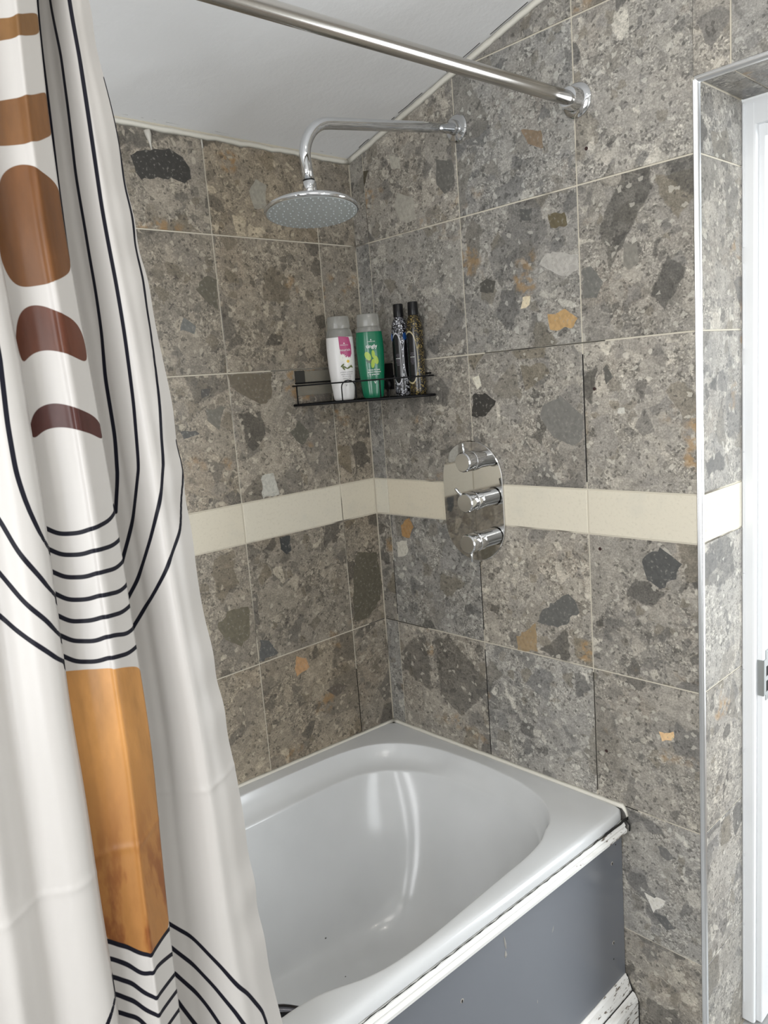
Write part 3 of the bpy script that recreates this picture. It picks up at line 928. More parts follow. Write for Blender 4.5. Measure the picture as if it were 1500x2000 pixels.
# rotten dark end and the open crack between bath and moulding
mb = MB()
pth = [Vector((0.7215 - 0.0005 * math.sin(i * 1.7), y, tz(0.4855 + 0.0007 * math.sin(i * 2.3), y))) - PO_ for i, y in enumerate(np.linspace(-0.004, -1.69, 120))]
mb.tube(pth, 0.0012, 6, radii=[0.0026 if i < 7 else max(0.0007, 0.0022 - i * 0.00014) + 0.0003 * math.sin(i * 3.1) for i in range(len(pth))])
mb.tube([Vector(q) - PO_ for q in ((0.724, -0.012, tz(0.486, 0)), (0.731, -0.0095, tz(0.477, 0)), (0.730, -0.0095, tz(0.463, 0)))], 0.0019, 8)
mb.build('open_crack', M_DARK, panel, True)
ys = list(np.linspace(-0.004, -1.695, 60))
v, f = prism_y(lambda y: [(0.7067, 0.055 + D), (0.7225, 0.055 + D), (0.7235, 0.062 + D), (0.7215, 0.070 + D), (0.7135, 0.094 + D), (0.7085, 0.1005 + D + random.uniform(-.0005, .0005)), (0.7067, 0.1005 + D)], ys)
o = pydata('bottom_moulding', v, f, M_PEEL, panel)
o['label'] = 'peeling white wooden moulding'
ys = list(np.linspace(-0.006, -1.695, 60))
v, f = prism_y(lambda y: [(0.7067, 0.002), (0.738, 0.002), (0.738, 0.045 + D), (0.7365, 0.054 + D), (0.730, 0.064 + D), (0.7248, 0.0665 + D), (0.7067, 0.0545 + D)], ys)
o = pydata('skirting_board', v, f, M_PEEL, panel)
o['label'] = 'chipped white skirting board along the floor'
mb = MB().tube([Vector((0.7243, y, 0.0668 + D + 0.0006 * math.sin(y * 40))) - PO_ for y in np.linspace(-0.006, -1.69, 60)], 0.0011, 6)
mb.tube([Vector(q) - PO_ for q in ((0.710, -0.0035, 0.099 + D), (0.7235, -0.0035, 0.068 + D), (0.737, -0.0035, 0.045 + D), (0.739, -0.004, 0.003))], 0.0016, 6)
mb.build('open_crack', M_DARK, panel)
for y, z in ((-0.045, 0.394), (-0.049, 0.205), (-0.540, 0.395), (-0.028, 0.430), (-0.05, 0.165)):
    big = z not in (0.430, 0.165)
    o = MB().lathe([(0.0042, 0.0), (0.0042, 0.0006), (0.0030, 0.0010)] if big else [(0.0018, 0.0), (0.0018, 0.0006), (0.001, 0.0008)], 12, Matrix.Translation(Vector((0.7063, y, z + D)) - PO_) @ Matrix.Rotation(PI / 2, 4, 'Y')).build('screw_hole', plain('worn_hole_rim', (0.34, 0.32, 0.29), 0.7) if big else M_DARK, panel)
    if big:
        MB().lathe([(0.0024, 0.0), (0.0024, 0.0004)], 10, Matrix.Translation(Vector((0.7072, y - 0.0005, z + D)) - PO_) @ Matrix.Rotation(PI / 2, 4, 'Y') @ Matrix.Diagonal((1.3, 0.8, 1, 1))).build('screw_hole', M_DARK, panel)
sc = plain('bare_scratch', (0.30, 0.29, 0.27), 0.7)
for y, z, L, w, t in ((-0.415, 0.432, 0.030, 0.0024, -0.15), (-0.418, 0.408, 0.014, 0.0032, 0.1), (-0.272, 0.370, 0.012, 0.001, 0.5), (-0.33, 0.25, 0.008, 0.001, 0.0)):
    MB().tube([Vector((0.7064, y + t * L * k, z + D + L * (k - .5))) - PO_ for k in (0, .4, .7, 1)], w, 6, radii=[w * .3, w, w * .7, w * .2]).build('scratch', sc, panel)

# ------------------------------------------------------------------ curtain rod
rod = empty('curtain_rod', (0.657, 0, 1.949 + D))
tag(rod, 'long brushed steel shower curtain rod with chrome wall flange', 'curtain rod')
YE = YF + 0.001
rod_dir = lambda t: Vector((-0.040 * t, -t, -0.004 * t))
L = -YE
MB().tube([rod_dir(t) for t in np.linspace(0.01, L - 0.002, 24)], 0.0127, 24).build('rod_tube', M_STEEL, rod, True)
for y0, sgn in ((0, 1), (L, -1)):
    c = rod_dir(y0)
    m = Matrix.Translation(c) @ Matrix.Rotation(PI / 2 * sgn, 4, 'X')
    MB().lathe([(0.0315, 0.0006), (0.0315, 0.004), (0.0285, 0.0075), (0.0215, 0.0095), (0.0205, 0.012), (0.0195, 0.030), (0.0185, 0.034), (0.0130, 0.035)], 40, m).build('wall_flange', M_CHROME if sgn > 0 else M_CHROME, rod, auto=35)

# ------------------------------------------------------------------ rain shower
sh = empty('rain_shower', (0.358, 0, 1.982 + D))
tag(sh, 'chrome rain shower head on a drooping elbow arm from the wall', 'shower')
MB().lathe([(0.0285, 0.0006), (0.0285, 0.003), (0.026, 0.006), (0.0155, 0.008), (0.0150, 0.017), (0.0135, 0.020)], 40, Matrix.Rotation(PI / 2, 4, 'X')).build('wall_flange', M_CHROME, sh, auto=35)
dp = 0.131
pts = [Vector((0, -t, -dp * t)) for t in (0.005, 0.1, 0.2, 0.30, 0.365)]
c0 = Vector((0, -0.372, -dp * 0.372 - 0.062))
rb = 0.062
a0 = Vector((0, -0.372, -dp * 0.372))
for k in range(1, 11):
    w = PI / 2 * k / 10
    pts.append(a0 + Vector((0, -rb * math.sin(w), -rb * (1 - math.cos(w)) - dp * rb * math.sin(w))))
e = pts[-1]
pts += [e + Vector((0, 0.002, -0.02)), e + Vector((0, 0.0045, -0.038))]
MB().tube(pts, 0.0108, 20).build('shower_arm', M_CHROME, sh, True)
e = pts[-1]
MB().lathe([(0.0112, 0.001), (0.0112, -0.001)], 20, Matrix.Translation(e)).build('rubber_ring', M_BLACKPL, sh)
hd = empty('shower_head'); hd.parent = sh
hd.location = e + Vector((0, 0.001, -0.001))
hd.rotation_euler = (math.radians(-4.5), math.radians(-5.0), 0)
hd['label'] = 'round chrome rain head with grey nozzle face'
HR = 0.0885
MB().lathe([(0.0115, -0.001), (0.0128, -0.003), (0.0128, -0.020), (0.011, -0.023), (0.010, -0.027)], 24).build('swivel_nut', M_CHROME, hd, auto=35)
MB().lathe([(0.010, -0.024), (0.014, -0.029), (0.022, -0.0315), (0.045, -0.036), (0.066, -0.041), (0.080, -0.0455), (HR - 0.002, -0.0495), (HR, -0.053), (HR - 0.001, -0.056), (HR - 0.004, -0.0575)], 64).build('head_shell', M_CHROME, hd, True)
MB().lathe([(HR - 0.0042, -0.0572), (HR - 0.006, -0.0582), (0.02, -0.0588)][::-1], 64).build('nozzle_face', M_NOZ, hd)
mb = MB()
for rr, nn in ((0.012, 6), (0.026, 12), (0.040, 18), (0.054, 24), (0.068, 30), (0.078, 36)):
    for k in range(nn):
        w = 2 * PI * k / nn + rr * 9
        mb.lathe([(0.0017, -0.0582), (0.0014, -0.0600), (0.0007, -0.0602)], 8, Matrix.Translation((rr * math.cos(w), rr * math.sin(w), 0)))
o = mb.build('nozzles', plain('rubber_nozzles', (0.33, 0.35, 0.345), 0.5), hd)
tag(o, kind='stuff')

# ------------------------------------------------------------------ shower valve
vx, vz = 0.344, 1.158 + D
val = empty('shower_valve', (vx, 0, vz))
tag(val, 'chrome oval shower valve plate with three round knobs', 'shower valve')
W2, H2 = 0.090, 0.1435
pl = []
for k in range(33):
    w = PI * k / 32
    pl.append((W2 * math.cos(w), H2 - W2 + W2 * math.sin(w)))
for k in range(33):
    w = PI + PI * k / 32
    pl.append((W2 * math.cos(w), -(H2 - W2) + W2 * math.sin(w)))
n = len(pl)
v = [(x, -0.0002, z) for x, z in pl] + [(x, -0.004, z) for x, z in pl] + [(x * 0.985, -0.0055, z * 0.99) for x, z in pl]
f = [(i, (i + 1) % n, n + (i + 1) % n, n + i) for i in range(n)] + [(n + i, n + (i + 1) % n, 2 * n + (i + 1) % n, 2 * n + i) for i in range(n)] + [tuple(range(2 * n, 3 * n)), tuple(range(n - 1, -1, -1))]
o = pydata('oval_plate', v, f, brushed('mirror_plate', (0.62, 0.61, 0.59), 0.04), val)
bm = bmesh.new(); bm.from_mesh(o.data); bmesh.ops.recalc_face_normals(bm, faces=bm.faces); bm.to_mesh(o.data); bm.free()
for z0, lev in ((1.2605, (-0.10, -0.012, 1)), (1.168, (-0.35, -0.30, 0.60)), (1.073, (0.10, -0.012, -1))):
    kn = empty('knob'); kn.parent = val
    kn.location = (0.384 - vx, -0.0055, z0 + D - vz)
    m = Matrix.Rotation(PI / 2, 4, 'X')
    MB().lathe([(0.0200, 0.0), (0.0200, 0.029), (0.018, 0.030)], 32, m).build('collar', M_CHROME, kn, auto=35)
    MB().lathe([(0.0225, 0.0305), (0.0228, 0.0325), (0.0228, 0.047), (0.0220, 0.048), (0.0220, 0.0495), (0.0225, 0.0505), (0.0225, 0.0735), (0.0205, 0.0762), (0.0198, 0.0764)], 40, m).build('knob_body', M_CHROME, kn, auto=30)
    MB().lathe([(0.0196, 0.0763), (0.0194, 0.0769), (0.004, 0.0770)], 40, m).build('end_cap', brushed('satin_cap', (0.60, 0.59, 0.56), 0.3), kn, auto=30)
    d = Vector(lev).normalized()
    b0 = Vector((0, -0.0655, 0)) + d * 0.018
    MB().tube([b0, b0 + d * 0.010, b0 + d * 0.0235, b0 + d * 0.025], 0.0036, 12, radii=[0.0036, 0.0036, 0.0036, 0.0022]).build('lever', M_CHROME, kn, True)

# ------------------------------------------------------------------ corner shelf
SZ = 1.4125 + D
shelf = empty('corner_shelf', (0.0, 0.0, SZ))
tag(shelf, 'black wire corner shelf holding bottles on the tiled corner', 'shelf')
a, b = Vector((0.006, -0.246, 0)), Vector((0.246, -0.006, 0))


def loop(z, inset=0.0):
    """triangular shelf outline with a gently bowed front, rounded points"""
    fr = []
    for k in range(17):
        t = k / 16
        q = a.lerp(b, t) + Vector((1, -1, 0)).normalized() * 0.026 * math.sin(PI * t) ** 0.55
        fr.append(Vector((q.x, q.y, z)))
    return [Vector((0.004, -0.236, z)), Vector((0.004, -0.12, z)), Vector((0.004, -0.02, z)), Vector((0.02, -0.004, z)), Vector((0.12, -0.004, z)), Vector((0.236, -0.004, z))] + list(reversed(fr)) + [Vector((0.004, -0.236, z))]


MB().tube(loop(0.0), 0.0030, 8, cap=False).build('base_rim', M_BLACKWIRE, shelf, True)
MB().tube(loop(0.046)[5:], 0.0018, 8, cap=False).build('front_rail', M_BLACKWIRE, shelf, True)
MB().tube(loop(0.052)[:6], 0.0018, 8, cap=False).build('back_rail', M_BLACKWIRE, shelf, True)
# expanded-metal floor: a flat frame of crossing wires
mb = MB()
for k in range(1, 20):
    s_ = 0.25 * k / 20
    e1 = Vector((s_, -0.004, 0.0)); e2 = Vector((s_, -(0.25 - s_) - 0.010, 0.0))
    mb.tube([e1, e2], 0.0013, 5)
    mb.tube([Vector((-e1.y, -s_, 0.0)), Vector((-e2.y, -s_, 0.0))], 0.0013, 5)
o = mb.build('base_grid', M_BLACKWIRE, shelf)
tag(o, kind='stuff')
for q in (a.lerp(b, 0.03), a.lerp(b, 0.62)):
    q = q + Vector((1, -1, 0)).normalized() * (0.0246 if q.x > 0.1 else 0.0068)
    MB().tube([(q.x, q.y, 0), (q.x, q.y, 0.046)], 0.0017, 8).build('post', M_BLACKWIRE, shelf, True)
# arched loop in the middle of the front
c = a.lerp(b, 0.40) + Vector((1, -1, 0)).normalized() * 0.0258
dr = (b - a).normalized()
MB().tube([c + dr * (-0.0165), c + dr * (-0.0165) + Vector((0, 0, 0.034))] + [c + dr * (-0.0165 * math.cos(PI * k / 8)) + Vector((0, 0, 0.034 + 0.016 * math.sin(PI * k / 8))) for k in range(1, 8)] + [c + dr * 0.0165 + Vector((0, 0, 0.034)), c + dr * 0.0165], 0.0015, 8).build('arch', M_BLACKWIRE, shelf, True)
# adhesive brackets: clear pad with black hook on each wall
o = MB().box(0.0006, 0.0022, -0.232, -0.105, 0.022, 0.080).build('adhesive_pad', M_PADC, shelf)
o = MB().box(0.0006, 0.0045, -0.233, -0.205, 0.052, 0.082).build('hook', plain('smoky_hook', (0.03, 0.028, 0.024), 0.4), shelf)
mb = MB().box(0.078, 0.104, -0.0075, -0.0006, 0.020, 0.085)
mb.lathe([(0.013, 0.0), (0.0135, 0.006), (0.010, 0.010)], 20, Matrix.Translation((0.090, -0.0072, 0.032)) @ Matrix.Rotation(PI / 2, 4, 'X'))
mb.tube([(0.086, -0.008, 0.03), (0.086, -0.010, 0.0)], 0.0018, 6).tube([(0.093, -0.008, 0.03), (0.093, -0.010, 0.0)], 0.0018, 6)
mb.build('hook', M_BLACKPL, shelf)


# ------------------------------------------------------------------ bottles
def text_mesh(s, size, fn, mat, name, parent, x=0.0, z=0.0, bold=0.0):
    cu = bpy.data.curves.new('lettering', 'FONT')
    cu.body = s
    cu.size = size
    cu.align_x = 'CENTER'
    cu.resolution_u = 2
    cu.offset = bold
    ob = bpy.data.objects.new('lettering', cu)
    COL.objects.link(ob)
    dg = bpy.context.evaluated_depsgraph_get()
    me = bpy.data.meshes.new_from_object(ob.evaluated_get(dg))
    bpy.data.objects.remove(ob)
    bm = bmesh.new(); bm.from_mesh(me)
    bmesh.ops.subdivide_edges(bm, edges=[e for e in bm.edges if e.calc_length() > 0.002], cuts=2)
    for vv in bm.verts: vv.co = fn(vv.co.x + x, vv.co.y + z)
    bm.to_mesh(me); bm.free()
    me.materials.clear()
    return link(name, me, mat, parent)


def decal(name, poly, fn, mat, parent, lift=0.0):
    """flat print wrapped on a bottle: filled outline subdivided and bent by fn"""
    bm = bmesh.new()
    vs = [bm.verts.new((p[0], p[1], 0)) for p in poly]
    bm.faces.new(vs)
    for ax, st in ((0, 0.0025), (1, 0.006)):
        lo, hi = min(p[ax] for p in poly), max(p[ax] for p in poly)
        c = math.floor(lo / st) * st + st
        while c < hi:
            no = (1, 0, 0) if ax == 0 else (0, 1, 0)
            bmesh.ops.bisect_plane(bm, geom=bm.verts[:] + bm.edges[:] + bm.faces[:], dist=1e-6, plane_co=(c * (ax == 0), c * (ax == 1), 0), plane_no=no)
            c += st
    for vv in bm.verts: vv.co = fn(vv.co.x, vv.co.y, 0.0004 + lift)
    bmesh.ops.recalc_face_normals(bm, faces=bm.faces)
    me = bpy.data.meshes.new(name)
    bm.to_mesh(me); bm.free()
    return link(name, me, mat, parent)


def oval(cx, cz, a, b, n=20, rot=0.0):
    return [(cx + a * math.cos(2 * PI * k / n) * math.cos(rot) - b * math.sin(2 * PI * k / n) * math.sin(rot), cz + a * math.cos(2 * PI * k / n) * math.sin(rot) + b * math.sin(2 * PI * k / n) * math.cos(rot)) for k in range(n)]


def face_camera(o, extra=0.0):
    d = Vector((1.508, -1.380, 0)) - Vector((o.location.x, o.location.y, 0))
    o.rotation_euler.z = math.atan2(d.x, -d.y) * 1.0 + extra      # local -y looks at the room


A_, B_ = 0.0335, 0.0205


def prof_r(z):
    return float(np.interp(z, [0, 0.004, 0.03, 0.08, 0.12, 0.145, 0.160, 0.168], [0.70, 0.75, 0.84, 0.97, 1.0, 0.98, 0.92, 0.84]))


def wrap(x, z, lift=0.0006):
    r = prof_r(z)
    a, b_ = A_ * r, B_ * r
    xx = max(-0.98, min(0.98, x / a))
    return Vector((x, -b_ * math.sqrt(1 - xx * xx) - lift, z))


def squeeze_bottle(name, label, loc, liquid, fill, cat='bottle'):
    t = empty(name, loc)
    tag(t, label, cat)
    face_camera(t)
    zsb = [0.0, 0.002, 0.006, 0.015, 0.03, 0.05, 0.08, 0.10, 0.12, 0.135, fill]
    MB().lathe([(prof_r(z) * (0.9 if z == 0 else 1), z) for z in zsb], 40, sx=A_, sy=B_).build('bottle_body', liquid, t, auto=50)
    zc_ = [fill + 0.0004, 0.158, 0.163, 0.168, 0.1695]
    MB().lathe([(prof_r(z) * (1 if z < 0.169 else 0.95), z) for z in zc_], 40, sx=A_, sy=B_).build('clear_shoulder', M_CLEAR, t, auto=50)
    MB().lathe([(0.80, 0.170), (0.82, 0.172), (0.79, 0.196), (0.74, 0.199), (0.60, 0.200)], 40, sx=A_, sy=B_).build('flip_cap', M_CLEAR, t, auto=40)
    return t


b1 = squeeze_bottle('shampoo_bottle', 'white squeeze bottle with pink panel and daisy print on the wire shelf', (0.066, -0.137, SZ + 0.0032), M_WHITEB, 0.150)
decal('pink_panel', [(-0.003, 0.152), (-0.002, 0.128), (0.000, 0.105), (0.022, 0.100), (0.026, 0.110), (0.0262, 0.130), (0.022, 0.149)], wrap, M_PINK, b1)
for k in range(12):
    w = 2 * PI * k / 12
    for cx, cz, s_ in ((0.016, 0.092, 1.0), (0.004, 0.101, 0.8)):
        decal('petal', oval(cx + 0.0062 * s_ * math.cos(w), cz + 0.0075 * s_ * math.sin(w), 0.0048 * s_, 0.0017 * s_, 10, w), wrap, M_PETAL, b1, 0.0003)
decal('daisy_centre', oval(0.016, 0.092, 0.0034, 0.0036), wrap, M_YEL, b1, 0.0006)
for cx, cz, w in ((0.002, 0.083, 0.7), (0.008, 0.078, -0.6), (0.017, 0.077, 0.5), (0.022, 0.081, -0.9), (0.004, 0.076, 2.2)):
    decal('leaf', oval(cx, cz, 0.006, 0.002, 12, w), wrap, plain('olive_leaf_print', (0.09, 0.11, 0.02), 0.4), b1, 0.0002)
wl = lambda x, z: wrap(x, z, 0.0019)
text_mesh('nourish', 0.0084, wl, M_TXTW, 'lettering', b1, 0.0110, 0.1165)
text_mesh('MORRISONS', 0.0034, wl, M_TXTW, 'lettering', b1, 0.0100, 0.1295)
decal('logo_mark', [(0.0080, 0.1335), (0.0120, 0.1335), (0.0112, 0.1345), (0.0103, 0.1365), (0.0100, 0.1375), (0.0097, 0.1365), (0.0088, 0.1345)], wrap, M_TXTW, b1, 0.0006)
for i, (s_, z) in enumerate((('orchid & camomile', 0.0655), ('extract shampoo', 0.0605), ('for everyday', 0.0555), ('normal hair', 0.0505))):
    text_mesh(s_, 0.0040, wl, M_TXTG, 'lettering', b1, 0.0105, z)
text_mesh('V', 0.007, wl, M_TXTG, 'lettering', b1, 0.0075, 0.033)

b2 = squeeze_bottle('shampoo_bottle', 'green squeeze bottle with lime leaf print on the wire shelf', (0.119, -0.088, SZ + 0.0032), M_GREENB, 0.157)
b2.name = 'shampoo_bottle.001'
decal('leaf', oval(-0.0065, 0.100, 0.0068, 0.011, 18, 0.45), wrap, M_LIME, b2, 0.0003)
decal('leaf', oval(0.0068, 0.104, 0.0040, 0.0095, 18, 0.05), wrap, M_LIME, b2, 0.0003)
decal('leaf', oval(0.0045, 0.082, 0.0045, 0.011, 18, -0.15), wrap, M_LIME, b2, 0.0003)
decal('leaf', oval(0.0125, 0.090, 0.0055, 0.0105, 18, 0.2), wrap, M_LIME, b2, 0.0004)
decal('leaf', oval(-0.0030, 0.088, 0.0085, 0.0050, 18, -0.2), wrap, M_LEAF, b2, 0.0002)
text_mesh('tingly', 0.0125, wl, M_TXTW, 'lettering', b2, 0.0040, 0.1185, 0.00015)
text_mesh('MORRISONS', 0.0034, wl, M_TXTW, 'lettering', b2, 0.0035, 0.1325)
decal('logo_mark', [(0.0015, 0.1365), (0.0055, 0.1365), (0.0047, 0.1375), (0.0038, 0.1395), (0.0035, 0.1405), (0.0032, 0.1395), (0.0023, 0.1375)], wrap, M_TXTW, b2, 0.0006)
for s_, z, h in (('lemon & mint', 0.0655, 0.0050), ('extract shampoo', 0.0605, 0.0046), ('for greasy hair', 0.0550, 0.0042)):
    text_mesh(s_, h, wl, M_TXTW, 'lettering', b2, 0.0060, z, 0.0001)
text_mesh('V', 0.0085, wl, M_TXTW, 'lettering', b2, 0.0065, 0.034, 0.0002)


def speckled(name, light, mid, ring, cx, wd=0.0125):
    g = G(name)
    p = g.obj()
    s3 = g.n('ShaderNodeSeparateXYZ', {'Vector': p}).outputs
    q = g.vmath('ADD', p, g.vmath('SCALE', g.vmath('SUBTRACT', g.noise(p, 160, 2).outputs['Color'], (.5, .5, .5)), 0.006))
    vor = g.vor(q, 400, dims='3D')
    c = g.n('ShaderNodeSeparateColor', {'Color': vor.outputs['Color']}).outputs
    spk = g.ramp(c[0], [(0.0, (0.004, 0.004, 0.004)), (0.42, (0.012, 0.012, 0.012)), (0.5, mid), (0.72, tuple(m * 0.4 for m in mid)), (0.86, light), (1.0, light)], 'CONSTANT')
    # two tall black ovals printed left and right of the speckled waist
    m = None
    for k in cx:
        dx = g.math('DIVIDE', g.math('SUBTRACT', s3[0], k), wd)
        dz = g.math('DIVIDE', g.math('SUBTRACT', s3[2], 0.088), 0.058)
        r = g.math('SQRT', g.math('ADD', g.math('MULTIPLY', dx, dx), g.math('MULTIPLY', dz, dz)))
        m = r if m is None else g.math('MINIMUM', m, r)
    fr = g.math('LESS_THAN', s3[1], 0.004)
    inside = g.math('MULTIPLY', g.math('LESS_THAN', m, 1.0), fr)
    edge = g.math('MULTIPLY', g.math('MULTIPLY', g.math('LESS_THAN', m, 1.07), g.math('GREATER_THAN', m, 1.0)), fr)
    col = g.mix(inside, spk, (0.006, 0.006, 0.007))
    col = g.mix(edge, col, ring)
    g.set(Base_Color=col, Roughness=0.22)
    return g.m


BR = 0.0204


def prof_b(z):
    return float(np.interp(z, [0, 0.003, 0.01, 0.10, 0.150, 0.162, 0.172, 0.180, 0.184, 0.186], [0.85, 0.95, 1.0, 1.0, 0.99, 0.94, 0.84, 0.70, 0.60, 0.56])) * BR


def wrapb(x, z, lift=0.0006):
    r = prof_b(z)
    xx = max(-0.98, min(0.98, x / r))
    return Vector((x, -r * math.sqrt(1 - xx * xx) - lift, z))


def body_bottle(label, loc, mat, band):
    t = empty('lotion_bottle', loc)
    tag(t, label, 'bottle')
    face_camera(t)
    MB().lathe([(prof_b(z), z) for z in (0, 0.003, 0.010, 0.05, 0.10, 0.125, 0.14, 0.15, 0.157, 0.162, 0.167, 0.172, 0.176, 0.180, 0.184, 0.186)], 36).build('bottle_body', mat, t, auto=50)
    MB().lathe([(0.0120, 0.1865), (0.0124, 0.1885), (0.0121, 0.2155), (0.0112, 0.217), (0.006, 0.2172)], 28).build('cap', M_BLACKPL, t, auto=35)
    for i in range(9):
        z = 0.098 - i * 0.0032
        wd = (0.008, 0.010, 0.006, 0.011, 0.011, 0.010, 0.011, 0.009, 0.007)[i]
        decal('fine_print', [(-0.009 - wd / 2 + 0.001, z), (-0.009 + wd / 2, z), (-0.009 + wd / 2, z + 0.0011), (-0.009 - wd / 2 + 0.001, z + 0.0011)], wrapb, M_TXTG if i != 3 else M_TXTW, t, 0.0003)
    if band:
        for x0, x1 in ((-0.0215, -0.0175), (0.0065, 0.0150)):
            decal('blue_spot', oval((x0 + x1) / 2, 0.140, (x1 - x0) / 2, 0.009), wrapb, plain('blue_print', (0.01, 0.06, 0.22), 0.3), t, 0.0003)
    return t


body_bottle('black capped bottle with silver speckled print and black oval label', (0.1700, -0.0335, SZ + 0.0032), speckled('silver_speckle', (0.55, 0.56, 0.60), (0.16, 0.16, 0.18), (0.45, 0.45, 0.48), (-0.0105, 0.0185)), True)
body_bottle('black capped bottle with gold speckled print and black oval label', (0.2125, -0.0268, SZ + 0.0032), speckled('gold_speckle', (0.22, 0.16, 0.05), (0.075, 0.055, 0.02), (0.40, 0.34, 0.20), (-0.0130,), 0.0165), False)

